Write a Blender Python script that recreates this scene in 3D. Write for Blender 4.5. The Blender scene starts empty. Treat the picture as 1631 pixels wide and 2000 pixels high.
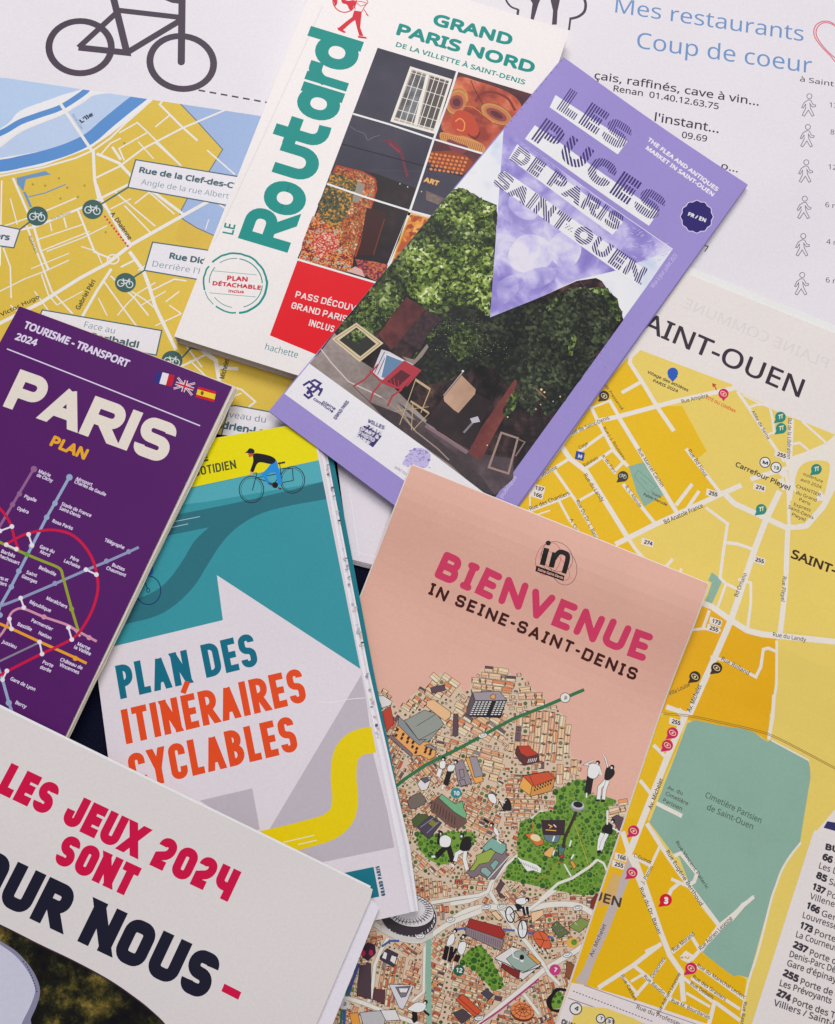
import bpy, math, random, os
import numpy as np
from mathutils import Matrix, Vector
from mathutils.geometry import tessellate_polygon

scene = bpy.context.scene
# ------------------------------------------------------------------ camera
W, H = 1631.0, 2000.0          # the photograph's own pixel grid
FPX = 1900.0                   # focal length in those pixels
CAM_H = 0.420                  # metres above the table
TH, PH = math.radians(12.0), math.radians(-15.0)
R = Matrix.Rotation(PH, 3, 'Z') @ Matrix.Rotation(TH, 3, 'X') @ Matrix.Rotation(-PH, 3, 'Z')
cam = bpy.data.cameras.new('camera')
cam.sensor_fit = 'HORIZONTAL'
cam.sensor_width = 36.0
cam.lens = FPX / W * 36.0
cam.clip_start = 0.01
cam.clip_end = 50.0
cam_ob = bpy.data.objects.new('camera', cam)
cam_ob.matrix_world = Matrix.Translation((0, 0, CAM_H)) @ R.to_4x4()
scene.collection.objects.link(cam_ob)
scene.camera = cam_ob

# ------------------------------------------------------------------ light: soft daylight from a window up-left
world = bpy.data.worlds.new('World')
scene.world = world
world.use_nodes = True
bg = world.node_tree.nodes['Background']
bg.inputs[0].default_value = (0.80, 0.80, 0.93, 1)
bg.inputs[1].default_value = 0.31

def area(name, loc, target, sx, sy, power, col):
    l = bpy.data.lights.new(name, 'AREA')
    l.shape = 'RECTANGLE'; l.size = sx; l.size_y = sy; l.energy = power; l.color = col
    o = bpy.data.objects.new(name, l)
    o.location = loc
    d = Vector(target) - Vector(loc)
    o.rotation_euler = d.to_track_quat('-Z', 'Y').to_euler()
    scene.collection.objects.link(o)
    return o
area('window_light', (-0.06, 1.35, 1.5), (0.0, 0.15, 0), 1.1, 0.8, 22.0, (1.0, 0.975, 0.96))
area('ceiling_light', (0.45, 0.25, 1.9), (0.0, 0.1, 0), 0.6, 0.6, 9.6, (1.0, 0.97, 0.93))

scene.view_settings.view_transform = 'Standard'
scene.view_settings.look = 'None'
scene.view_settings.exposure = 0.0
scene.view_settings.gamma = 1.0

# ------------------------------------------------------------------ pixel grid -> place
Rn = np.array([list(r) for r in R])

def rays(px):
    px = np.asarray(px, float).reshape(-1, 2)
    d = np.stack([(px[:, 0] - W / 2) / FPX, -(px[:, 1] - H / 2) / FPX, -np.ones(len(px))], 1)
    d = d @ Rn.T
    return d[:, :2] / (-d[:, 2:3])

def lin(h):
    h = h.lstrip('#')
    o = []
    for i in (0, 2, 4):
        c = int(h[i:i + 2], 16) / 255.0
        o.append(c / 12.92 if c <= 0.04045 else ((c + 0.055) / 1.055) ** 2.4)
    return o

GAIN = 1.13
MATS = {}
def paper_nodes(m, rough, wave=1.0, coat=0.0):
    nt = m.node_tree; n = nt.nodes; L = nt.links
    b = n['Principled BSDF']
    b.inputs['Roughness'].default_value = rough
    if 'Specular IOR Level' in b.inputs: b.inputs['Specular IOR Level'].default_value = 0.28 if rough < .4 else .14
    if coat: b.inputs['Coat Weight'].default_value = coat; b.inputs['Coat Roughness'].default_value = 0.28
    tc = n.new('ShaderNodeTexCoord')
    lo = n.new('ShaderNodeTexNoise'); lo.inputs['Scale'].default_value = 10.0; lo.inputs['Detail'].default_value = 1.5
    hi = n.new('ShaderNodeTexNoise'); hi.inputs['Scale'].default_value = 2600.0; hi.inputs['Detail'].default_value = 3.0
    L.new(tc.outputs['Object'], lo.inputs['Vector']); L.new(tc.outputs['Object'], hi.inputs['Vector'])
    b1 = n.new('ShaderNodeBump'); b1.inputs['Strength'].default_value = 1.0; b1.inputs['Distance'].default_value = 0.0042 * wave
    b2 = n.new('ShaderNodeBump'); b2.inputs['Strength'].default_value = 0.12; b2.inputs['Distance'].default_value = 0.00006
    L.new(lo.outputs['Fac'], b1.inputs['Height']); L.new(hi.outputs['Fac'], b2.inputs['Height'])
    L.new(b1.outputs['Normal'], b2.inputs['Normal']); L.new(b2.outputs['Normal'], b.inputs['Normal'])
    return nt, n, L, b, tc, hi

def C(hexcol, rough=0.42, wave=1.0, grain=0.03, gain=None, wear=None):
    """printed or plain paper of one ink colour, with fibre grain"""
    key = (hexcol, rough, wave, grain, gain, wear)
    if key in MATS: return MATS[key]
    m = bpy.data.materials.new('print_' + hexcol.lstrip('#')); m.use_nodes = True
    nt, n, L, b, tc, hi = paper_nodes(m, rough, wave)
    g = GAIN if gain is None else gain
    c = [min(0.84, v * g) for v in lin(hexcol)]
    mix = n.new('ShaderNodeMix'); mix.data_type = 'RGBA'; mix.blend_type = 'MIX'
    mix.inputs['A'].default_value = [v * (1 - grain) for v in c] + [1]
    mix.inputs['B'].default_value = [min(0.86, v * (1 + grain)) for v in c] + [1]
    gn = n.new('ShaderNodeTexNoise'); gn.inputs['Scale'].default_value = 900.0; gn.inputs['Detail'].default_value = 4.0
    L.new(tc.outputs['Object'], gn.inputs['Vector'])
    rp = n.new('ShaderNodeMapRange'); rp.inputs['From Min'].default_value = 0.3; rp.inputs['From Max'].default_value = 0.7
    L.new(gn.outputs['Fac'], rp.inputs['Value']); L.new(rp.outputs['Result'], mix.inputs['Factor'])
    out = mix.outputs['Result']
    if wear:   # faint uneven ink, handled paper
        w = n.new('ShaderNodeTexNoise'); w.inputs['Scale'].default_value = 60.0; w.inputs['Detail'].default_value = 6.0
        L.new(tc.outputs['Object'], w.inputs['Vector'])
        mr = n.new('ShaderNodeMapRange'); mr.inputs['From Min'].default_value = 0.45; mr.inputs['From Max'].default_value = 0.8
        mr.inputs['To Max'].default_value = wear
        L.new(w.outputs['Fac'], mr.inputs['Value'])
        mx = n.new('ShaderNodeMix'); mx.data_type = 'RGBA'
        L.new(mr.outputs['Result'], mx.inputs['Factor']); L.new(out, mx.inputs['A'])
        mx.inputs['B'].default_value = [v * 0.8 for v in c] + [1]
        out = mx.outputs['Result']
    L.new(out, b.inputs['Base Color'])
    MATS[key] = m
    return m

def photo_mat(name, stops, scale=500.0, detail=6.0, big=60.0, mode='leaf', rough=0.4, bigw=0.5, dist=0.0, stretch=None):
    """a printed photograph's texture: ramped cells and noise"""
    if name in MATS: return MATS[name]
    m = bpy.data.materials.new(name); m.use_nodes = True
    nt, n, L, b, tc, hi = paper_nodes(m, rough)
    src = tc.outputs['Object']
    if stretch:
        mp = n.new('ShaderNodeMapping'); mp.inputs['Rotation'].default_value = (0, 0, stretch[0]); mp.inputs['Scale'].default_value = (stretch[1], stretch[2], 1)
        L.new(src, mp.inputs['Vector']); src = mp.outputs['Vector']
    if mode == 'leaf':
        v = n.new('ShaderNodeTexVoronoi'); v.inputs['Scale'].default_value = scale
        sep = n.new('ShaderNodeSeparateColor'); L.new(src, v.inputs['Vector']); L.new(v.outputs['Color'], sep.inputs['Color'])
        f1 = sep.outputs[0]
    else:
        v = n.new('ShaderNodeTexNoise'); v.inputs['Scale'].default_value = scale; v.inputs['Detail'].default_value = detail
        v.inputs['Distortion'].default_value = dist
        L.new(src, v.inputs['Vector']); f1 = v.outputs['Fac']
    g = n.new('ShaderNodeTexNoise'); g.inputs['Scale'].default_value = big; g.inputs['Detail'].default_value = 4.0
    L.new(tc.outputs['Object'], g.inputs['Vector'])
    gs = n.new('ShaderNodeMapRange'); gs.inputs['From Min'].default_value = 0.32; gs.inputs['From Max'].default_value = 0.68
    L.new(g.outputs['Fac'], gs.inputs['Value'])
    mx = n.new('ShaderNodeMix'); mx.data_type = 'FLOAT'; mx.inputs[0].default_value = bigw
    L.new(f1, mx.inputs[2]); L.new(gs.outputs['Result'], mx.inputs[3])
    rp = n.new('ShaderNodeValToRGB')
    e = rp.color_ramp.elements
    while len(e) < len(stops): e.new(0.5)
    for i, (p, hx) in enumerate(stops):
        e[i].position = p; e[i].color = [min(.84, v_ * GAIN) for v_ in lin(hx)] + [1]
    L.new(mx.outputs[0], rp.inputs['Fac']); L.new(rp.outputs['Color'], b.inputs['Base Color'])
    MATS[name] = m
    return m

# ------------------------------------------------------------------ 2D helpers
def Z(x0, y0, k):
    """author in the coordinates of an enlarged crop: 'a,b c,d' -> list of photo pixels"""
    def f(s):
        if not isinstance(s, str): return [(x0 + a / k, y0 + b / k) for a, b in s]
        return [(x0 + float(p.split(',')[0]) / k, y0 + float(p.split(',')[1]) / k) for p in s.split()]
    f.k = k
    return f
PX = Z(0, 0, 1.0)
Z1 = Z(0, 0, 2.9655); Z2 = Z(0, 380, 2.9655); Z3 = Z(330, 0, 3.470); Z4 = Z(640, 0, 3.3286); Z5 = Z(340, 380, 3.1365)
Z6 = Z(1050, 0, 2.807); Z7 = Z(860, 100, 2.6306)
Y1 = Z(500, 500, 3.262); Y2 = Z(780, 560, 3.262); Y3 = Z(1230, 560, 4.067); Y4 = Z(1030, 660, 4.067); Y5 = Z(1231, 920, 4.0775)
Y6 = Z(1200, 1360, 3.784); Y7 = Z(1080, 1640, 4.0775); Y8 = Z(1380, 1640, 5.554)
X1 = Z(0, 580, 3.398); X2 = Z(0, 880, 4.0775); X3 = Z(0, 1200, 4.0775); X4 = Z(180, 830, 2.812); X5 = Z(180, 1300, 2.3985)
X6 = Z(0, 1400, 3.262); X7 = Z(400, 1500, 3.262)
W1 = Z(690, 900, 2.2972); W2 = Z(700, 1280, 5.4367); W3 = Z(960, 1280, 5.4367); W4 = Z(760, 1480, 5.4367)
W5 = Z(980, 1480, 5.825); W6 = Z(640, 1720, 5.4367); W7 = Z(880, 1700, 5.0969)

def smooth(pts, n=6, closed=False):
    p = [np.array(q, float) for q in pts]
    if len(p) < 3: return pts
    if closed: ext = [p[-1]] + p + [p[0], p[1]]
    else: ext = [2 * p[0] - p[1]] + p + [2 * p[-1] - p[-2]]
    out = []
    for i in range(1, len(ext) - 2):
        a, b, c, d = ext[i - 1:i + 3]
        for j in range(n):
            t = j / n
            out.append(tuple(0.5 * ((2 * b) + (-a + c) * t + (2 * a - 5 * b + 4 * c - d) * t * t + (-a + 3 * b - 3 * c + d) * t ** 3)))
    if not closed: out.append(tuple(p[-1]))
    return out

def ell(cx, cy, rx, ry=None, rot=0, n=24, a0=0, a1=360):
    ry = rx if ry is None else ry
    c, s = math.cos(math.radians(rot)), math.sin(math.radians(rot))
    o = []
    full = abs(a1 - a0) >= 360
    for i in range(n if full else n + 1):
        a = math.radians(a0 + (a1 - a0) * i / n)
        x, y = rx * math.cos(a), ry * math.sin(a)
        o.append((cx + x * c - y * s, cy + x * s + y * c))
    return o

def tess(poly):
    v = [Vector((p[0], p[1], 0)) for p in poly]
    t = tessellate_polygon([v])
    a = np.asarray(poly, float)
    return a[np.array(t, int)] if len(t) else np.zeros((0, 3, 2))

def dedup(p, closed):
    o = [p[0]]
    for q in p[1:]:
        if (q[0] - o[-1][0]) ** 2 + (q[1] - o[-1][1]) ** 2 > 1e-13: o.append(q)
    if closed and len(o) > 2 and (o[0][0] - o[-1][0]) ** 2 + (o[0][1] - o[-1][1]) ** 2 < 1e-13: o.pop()
    return o

def stroke_tris(pts, hw, closed=False, cap='butt'):
    p = [np.array(q, float) for q in dedup(list(pts), closed)]
    n = len(p)
    if n < 2: return np.zeros((0, 3, 2))
    if cap == 'square' and not closed:
        d = p[1] - p[0]; p[0] = p[0] - d / np.linalg.norm(d) * hw
        d = p[-1] - p[-2]; p[-1] = p[-1] + d / np.linalg.norm(d) * hw
    Lf, Rt = [], []
    for i in range(n):
        if closed: a, b, c = p[i - 1], p[i], p[(i + 1) % n]
        else: a, b, c = p[max(i - 1, 0)], p[i], p[min(i + 1, n - 1)]
        d1 = b - a; d2 = c - b
        l1, l2 = np.linalg.norm(d1), np.linalg.norm(d2)
        if l1 < 1e-12: d1, l1 = d2, l2
        if l2 < 1e-12: d2, l2 = d1, l1
        n1 = np.array([-d1[1], d1[0]]) / l1; n2 = np.array([-d2[1], d2[0]]) / l2
        m = n1 + n2; mm = m @ m
        if mm < 0.25: m = n1; k = hw
        else: k = hw * 2 / mm
        Lf.append(b + m * k); Rt.append(b - m * k)
    T = []
    rng = range(n if closed else n - 1)
    for i in rng:
        j = (i + 1) % n
        T += [[Lf[i], Rt[i], Rt[j]], [Lf[i], Rt[j], Lf[j]]]
    if cap == 'round' and not closed:
        for e, f, c in ((p[0], p[1], 0), (p[-1], p[-2], 1)):
            d = (e - f) / np.linalg.norm(e - f); a0 = math.atan2(d[1], d[0])
            arc = [e + hw * np.array([math.cos(a0 - math.pi / 2 + math.pi * i / 6), math.sin(a0 - math.pi / 2 + math.pi * i / 6)]) for i in range(7)]
            for i in range(1, 6): T.append([arc[0], arc[i], arc[i + 1]])
    return np.array(T)

def clip_poly(poly, n, c):
    """keep n.x <= c"""
    out = []
    m = len(poly)
    for i in range(m):
        a, b = poly[i], poly[(i + 1) % m]
        da, db = n @ a - c, n @ b - c
        if da <= 0: out.append(a)
        if (da < 0 < db) or (db < 0 < da):
            t = da / (da - db); out.append(a + (b - a) * t)
    return out

def clip_tris(T, n, c):
    if len(T) == 0: return T
    d = T @ n - c
    inside = (d <= 1e-12).all(1); outside = (d >= -1e-12).all(1) & ~inside
    keep = [T[inside]]
    new = []
    for t in T[~inside & ~outside]:
        q = clip_poly(list(t), n, c)
        for i in range(1, len(q) - 1): new.append([q[0], q[i], q[i + 1]])
    if new: keep.append(np.array(new))
    return np.concatenate(keep)

def band_tris(T, n, cuts):
    out = []
    if len(T) == 0: return T
    d = T @ n
    lo, hi = d.min(1), d.max(1)
    cuts = np.asarray(cuts)
    a = np.searchsorted(cuts, lo + 1e-9); b = np.searchsorted(cuts, hi - 1e-9)
    one = a >= b
    out.append(T[one])
    for t, i, j in zip(T[~one], a[~one], b[~one]):
        rest = np.array([t])
        for k in range(i, j):
            out.append(clip_tris(rest, n, cuts[k]))
            rest = clip_tris(rest, -n, -cuts[k])
            if len(rest) == 0: break
        if len(rest): out.append(rest)
    return np.concatenate([o for o in out if len(o)])

# ------------------------------------------------------------------ fonts
_fonts = {}
def font(key):
    if key in _fonts: return _fonts[key]
    f = None
    if key == 'N':
        try:
            d = bpy.utils.system_resource('DATAFILES', path='fonts')
            f = bpy.data.fonts.load(os.path.join(d, 'NotoSansHebrew-Regular.woff2'))
        except Exception: f = None
    _fonts[key] = f
    return f
_tc = {}
def text_tris(s, fk='N', res=3, spacing=1.0, shear=0.0):
    key = (s, fk, res, spacing, shear)
    if key in _tc: return _tc[key]
    c = bpy.data.curves.new('t', 'FONT'); c.body = s; c.resolution_u = res; c.space_character = spacing; c.shear = shear
    f = font(fk)
    if f: c.font = f
    o = bpy.data.objects.new('t', c)
    m = bpy.data.meshes.new_from_object(o)
    m.calc_loop_triangles()
    v = np.array([x.co[:2] for x in m.vertices]) if len(m.vertices) else np.zeros((1, 2))
    t = np.array([list(x.vertices) for x in m.loop_triangles], int)
    T = v[t] if len(t) else np.zeros((0, 3, 2))
    bpy.data.objects.remove(o); bpy.data.curves.remove(c); bpy.data.meshes.remove(m)
    _tc[key] = T
    return T
_cap = {}
def cap_h(fk):
    if fk not in _cap: _cap[fk] = text_tris('H', fk)[:, :, 1].max()
    return _cap[fk]

# ------------------------------------------------------------------ stroke lettering: 'x,y' points, r = rounded corner
G = {   # '/' = slanting stroke, run long and cut flush at top and foot; '@' = closed
 'A': (1.0, ['/0,0 .5,1', '/1,0 .5,1', '.25,.27 .75,.27']), 'B': (.92, ['0,0 0,1', '0,1 .9,1r .9,.53r 0,.53', '0,.5 1,.5r 1,0r 0,0']),
 'C': (.92, ['!1,.7 1,1r 0,1r 0,0r 1,0r 1,.3']), 'D': (.95, ['@0,0 0,1 1,1r 1,0r']),
 'E': (.78, ['1,1 0,1 0,0 1,0', '.2,.5 .88,.5']), 'F': (.75, ['1,1 0,1 0,0', '.2,.5 .85,.5']),
 'G': (.95, ['1,.74 1,1r 0,1r 0,0r 1,0r 1,.5 .6,.5']), 'H': (.95, ['0,0 0,1', '1,0 1,1', '.1,.5 .9,.5']),
 'I': (.0, ['0,0 0,1']), 'J': (.7, ['1,1 1,0r 0,0r 0,.3']), 'L': (.72, ['0,1 0,0 1,0']),
 'N': (1.0, ['0,0 0,1', '1,0 1,1', '/0,1 1,0']), 'M': (1.2, ['0,0 0,1', '1,0 1,1', '/0,1 .5,.2', '/1,1 .5,.2']),
 'O': (.95, ['@0,0r 1,0r 1,1r 0,1r']), 'P': (.9, ['0,0 0,1', '0,1 1,1r 1,.42r 0,.42']),
 'R': (.95, ['0,0 0,1', '0,1 1,1r 1,.46r 0,.46', '/.45,.46 1,0']),
 'S': (.9, ['!1,.8 1,1r 0,1r 0,.52r 1,.48r 1,0r 0,0r 0,.2']), 'T': (.85, ['0,1 1,1', '.5,.9 .5,0']),
 'U': (.95, ['0,1 0,0r 1,0r 1,1']), 'V': (1.0, ['/0,1 .5,0', '/1,1 .5,0']), 'X': (.95, ['/0,1 1,0', '/0,0 1,1']),
 'Y': (.95, ['/0,1 .5,.42', '/1,1 .5,.42', '.5,.45 .5,0']), 'İ': (.5, ['.5,0 .5,1', '0,1 1,1', '0,0 1,0']), '-': (.45, ['0,.45 1,.45']), "'": (0, ['0,1 0,.75']),
 '0': (.95, ['@0,0r 1,0r 1,1r 0,1r']), '2': (.88, ['!0,.78 0,1r 1,1r 1,.52r 0,.3 0,0 1,0']), '4': (.95, ['0,1 0,.35r 1,.35', '1,1 1,0']),
 # heavy rounded lower case
 'r': (.55, ['0,0 0,.72', '.05,.5 .3,.72r 1,.72']), 'o': (.78, ['@0,0r 1,0r 1,.72r 0,.72r']),
 'u': (.76, ['0,.72 0,0r 1,0r 1,.72']), 't': (.5, ['.15,1 .15,0r 1,.02', '-.25,.72 1,.72']),
 'a': (.8, ['@0,0r .95,0r .95,.72r 0,.72r', '1,.72 1,0']), 'd': (.8, ['@0,0r .95,0r .95,.72r 0,.72r', '1,1 1,0']),
}
def round_path(s, w, t, cr):
    closed = s[0] == '@'
    if closed: s = s[1:]
    P = []
    for q in s.split():
        r = q.endswith('r')
        if r: q = q[:-1]
        x, y = map(float, q.split(','))
        P.append((np.array([t / 2 + x * max(w - t, 0), t / 2 + y * (1 - t)]), r))
    n = len(P); out = []
    for i in range(n):
        p, r = P[i]
        if not r: out.append(tuple(p)); continue
        a = P[i - 1][0]; b = P[(i + 1) % n][0]
        ra = np.linalg.norm(a - p); rb = np.linalg.norm(b - p)
        rr = min(cr, ra * .5 if P[i - 1][1] else ra * .999, rb * .5 if P[(i + 1) % n][1] else rb * .999)
        u = (a - p) / ra; v = (b - p) / rb
        s0 = p + u * rr; s1 = p + v * rr
        for j in range(7):
            k = j / 6; kk = .58
            # cubic with quarter-circle handles
            c0, c1 = s0 + (p - s0) * kk, s1 + (p - s1) * kk
            out.append(tuple((1 - k) ** 3 * s0 + 3 * (1 - k) ** 2 * k * c0 + 3 * (1 - k) * k * k * c1 + k ** 3 * s1))
    return out, closed

def stroke_text(s, wf, t, cr, gap, cap='square', jitter=0, seed=1, sp=.35, fit=None):
    """returns list of (glyph index, list of tri arrays) in em units, and total width"""
    if fit:          # widen or narrow the letters, not their strokes, to fill the line
        for _ in range(30):
            tw = sum(sp if c_ == ' ' else max(G['E' if c_ == 'É' else c_][0] * wf, t) + gap for c_ in s) - gap
            wf *= (fit / tw) ** 1.1
    rnd = random.Random(seed)
    x = 0; out = []
    for i, ch in enumerate(s):
        if ch == ' ': x += sp; continue
        acc = ch in 'É'
        ch = {'É': 'E'}.get(ch, ch)
        gw, st = G[ch]
        w = max(gw * wf, t * (2.15 if ch in 'BCDGJOPRSU024' else 1.6)) if gw > .45 else max(gw * wf, t)
        trs = []
        ang = rnd.uniform(-jitter, jitter) ; dy = rnd.uniform(-jitter, jitter) * .35
        c, sn = math.cos(ang), math.sin(ang)
        M = np.array([[c, sn], [-sn, c]])
        for q in st:
            slant = q[0] == '/'; cp = 'butt' if q[0] == '!' and cap == 'square' else cap
            pts, closed = round_path(q.lstrip('/!'), w, t, cr)
            if slant and cap != 'round':
                a_, b_ = np.array(pts[0]), np.array(pts[-1]); d_ = (b_ - a_) / np.linalg.norm(b_ - a_)
                ap = lambda k: 0 if .3 < k[1] < .7 else (t * .12 if .3 < k[0] / max(w, .01) < .7 else t); e0 = ap(a_); e1 = ap(b_)
                T = stroke_tris([tuple(a_ - d_ * e0), tuple(b_ + d_ * e1)], t / 2)
                T = clip_tris(T, np.array([0., 1.]), 1.0); T = clip_tris(T, np.array([0., -1.]), 0.0)
                if len(T) == 0: continue
            else:
                T = stroke_tris(pts, t / 2, closed, cp)
            T = (T - [w / 2, .5]) @ M + [w / 2 + x, .5 + dy]
            trs.append(T)
        if acc: trs.append(stroke_tris([(x + w * .25, 1.06), (x + w * .72, 1.36)], t * .42))
        out.append(trs)
        x += w + gap
    return out, x - gap

# ------------------------------------------------------------------ things
DZ = 2.2e-6       # one film of ink
STUFF = {'city_print', 'city_tree', 'ivy_leaf_print', 'leaf_print', 'perforation', 'rubbed_edge'}
def empty(name, loc, label, cat, group=None):
    o = bpy.data.objects.new(name, None); o.empty_display_size = 0.01
    scene.collection.objects.link(o); o.location = loc
    o['label'] = label; o['category'] = cat
    if group: o['group'] = group
    return o

def tris_to_mesh(name, T3, mats, idx):
    """T3 (n,3,3)"""
    v = T3.reshape(-1, 3)
    keyed = np.round(v / 2e-7).astype(np.int64)
    u, inv = np.unique(keyed, axis=0, return_inverse=True)
    inv = inv.reshape(-1)
    first = np.zeros(len(u), int); first[inv] = np.arange(len(inv))
    co = v[first]; f = inv.reshape(-1, 3)
    ok = (f[:, 0] != f[:, 1]) & (f[:, 1] != f[:, 2]) & (f[:, 0] != f[:, 2])
    f = f[ok]; idx = np.asarray(idx)[ok]
    e1 = co[f[:, 1]] - co[f[:, 0]]; e2 = co[f[:, 2]] - co[f[:, 0]]
    flip = (e1[:, 0] * e2[:, 1] - e1[:, 1] * e2[:, 0]) < 0
    f[flip] = f[flip][:, ::-1]
    m = bpy.data.meshes.new(name)
    m.from_pydata(co.tolist(), [], f.tolist())
    for k in mats: m.materials.append(k)
    m.polygons.foreach_set('material_index', idx.astype(np.int32))
    m.update()
    return m

class Page:
    """a sheet lying in the place; everything printed on it is laid on its surface"""
    def __init__(s, name, label, cat, corners, zf, ruled=(), group=None):
        # zf: flat or tilted surface; ruled: bends (normal, cuts, height) added on top, straight between neighbouring cuts
        bends = [(n_, c_, h_(c_)) for n_, c_, h_ in ruled]
        s.zf = (lambda xy: zf(xy) + sum(np.interp(np.asarray(xy) @ n_, c_, h_) for n_, c_, h_ in bends)) if bends else zf
        s.ruled = [(n_, c_) for n_, c_, _ in bends]
        s.corners = corners
        s.xy = s.un(corners)
        c = s.xy.mean(0)
        s.o = np.array([c[0], c[1], 0.0])
        s.root = empty(name, tuple(s.o), label, cat, group)
        s.parts = {}
        s.off = DZ * 2
        s.hi = 0.0
        s.uid = 0; s.clips = {}
        s.cell = .0007; s.g0 = s.xy.min(0) - .003
        nx, ny = (np.ceil((s.xy.max(0) + .003 - s.g0) / s.cell)).astype(int) + 3
        s.grid = np.zeros((nx, ny), np.int32)
        s.kids = []
    def un(s, px, extra=0.0):
        r = rays(px); xy = r * CAM_H
        for _ in range(6):
            z = s.zf(xy) + extra
            xy = r * (CAM_H - z)[:, None]
        return xy
    def scale(s, px):
        a = s.un([px[0], (px[0][0] + 10, px[0][1])]); return np.linalg.norm(a[1] - a[0]) / 10
    def cells(s, T):
        """grid cells that the triangles touch, so that each print lies directly on what is printed below it"""
        e = np.sqrt(((T - np.roll(T, 1, 1)) ** 2).sum(2)).max(1)
        small = e < s.cell * 1.6
        P = [T[small].reshape(-1, 2), T[small].mean(1)]
        for t, L in zip(T[~small], e[~small]):
            n = int(min(600, math.ceil(L / (s.cell * .8))))
            a, b = np.meshgrid(np.arange(n + 1) / n, np.arange(n + 1) / n)
            k = a + b <= 1 + 1e-9; a, b = a[k][:, None], b[k][:, None]
            P.append(t[0] * (1 - a - b) + t[1] * a + t[2] * b)
        P = np.concatenate(P)
        I = ((P - s.g0) / s.cell).astype(int)
        I = np.unique(I[:, 0] * 100000 + I[:, 1])
        x, y = I // 100000, I % 100000
        ok = (x > 0) & (y > 0) & (x < s.grid.shape[0] - 1) & (y < s.grid.shape[1] - 1)
        return x[ok], y[ok]
    def top(s): return s.grid.max() * DZ
    def add(s, part, T, mat, step=True, clip=None, z=None):
        """T in place xy"""
        if len(T) == 0: return
        if clip is None and part in s.clips: clip = s.clips[part]
        poly = s.xy if clip is None else clip
        area2 = np.sum(poly[:, 0] * np.roll(poly[:, 1], -1) - poly[:, 1] * np.roll(poly[:, 0], -1))
        for i in range(len(poly)):
            a, b = poly[i], poly[(i + 1) % len(poly)]
            d = b - a; n = np.array([d[1], -d[0]]) / np.linalg.norm(d)
            if area2 < 0: n = -n
            inset = 0.00005 if clip is None else 0
            T = clip_tris(T, n, n @ a - inset)
            if len(T) == 0: return
        if part.split('#')[0] in ('city_tree',) or (part == 'city_print' and z is not None): pass
        else:
            x, y = s.cells(T)
            if z is None:
                m = 0
                for di in (-1, 0, 1):
                    for dj in (-1, 0, 1):
                        if len(x): m = max(m, s.grid[x + di, y + dj].max())
                z = (m + 1) * DZ
            s.grid[x, y] = np.maximum(s.grid[x, y], int(round(z / DZ)))
        for rl in s.ruled: T = band_tris(T, *rl)
        zz = s.zf(T.reshape(-1, 2)).reshape(-1, 3, 1) + z
        T3 = np.concatenate([T, zz], 2)
        s.parts.setdefault(part, []).append((T3, mat))
    def poly(s, part, pts, mat, **k):
        if isinstance(mat, str): mat = C(mat)
        s.add(part, tess(s.un(pts)), mat, **k)
    def line(s, part, pts, w, mat, closed=False, cap='butt', **k):
        if isinstance(mat, str): mat = C(mat)
        s.add(part, stroke_tris(s.un(pts), w * s.scale(pts) / 2, closed, cap), mat, **k)
    def dashes(s, part, pts, w, mat, n, duty=.55, **k):
        a, b = np.array(pts[0], float), np.array(pts[1], float)
        for i in range(n):
            p = a + (b - a) * i / n; q = a + (b - a) * (i + duty) / n
            s.line(part, [tuple(p), tuple(q)], w, mat, step=False, **k)
        s.off += DZ
    def frame(s, p0, p1, h):
        a, b = s.un([p0, p1]); d = b - a; Ln = np.linalg.norm(d)
        lpx = math.hypot(p1[0] - p0[0], p1[1] - p0[1])
        hh = h * Ln / lpx
        u = d / Ln; v = np.array([-u[1], u[0]])
        return a, u, v, Ln, hh
    def text(s, part, st, ends, h, mat, fk='N', bold=0.0, res=3, shear=0.0, spacing=1.0, mirror=False):
        if isinstance(mat, str): mat = C(mat)
        T = text_tris(st, fk, res, spacing, shear)
        if len(T) == 0: return
        if '#' not in part: s.uid += 1; part = f'{part}#t{s.uid}'
        x0, x1 = T[:, :, 0].min(), T[:, :, 0].max()
        a, u, v, Ln, hh = s.frame(ends[0], ends[1], h)
        X = (T[:, :, 0] - x0) / (x1 - x0)
        if mirror: X = 1 - X
        br = bold * hh
        X = br + X * (Ln - 2 * br)
        Y = T[:, :, 1] / cap_h(fk) * (hh - 2 * br) + br
        base = a + X[:, :, None] * u + Y[:, :, None] * v
        offs = [(0, 0)]
        if bold:
            n = 8 if h > 12 else 3
            offs = [(math.cos(2 * math.pi * i / n), math.sin(2 * math.pi * i / n)) for i in range(n)] + ([(0, 0)] if n == 8 else [])
        for q in offs: s.add(part, base + (u * q[0] + v * q[1]) * br, mat)
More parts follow.
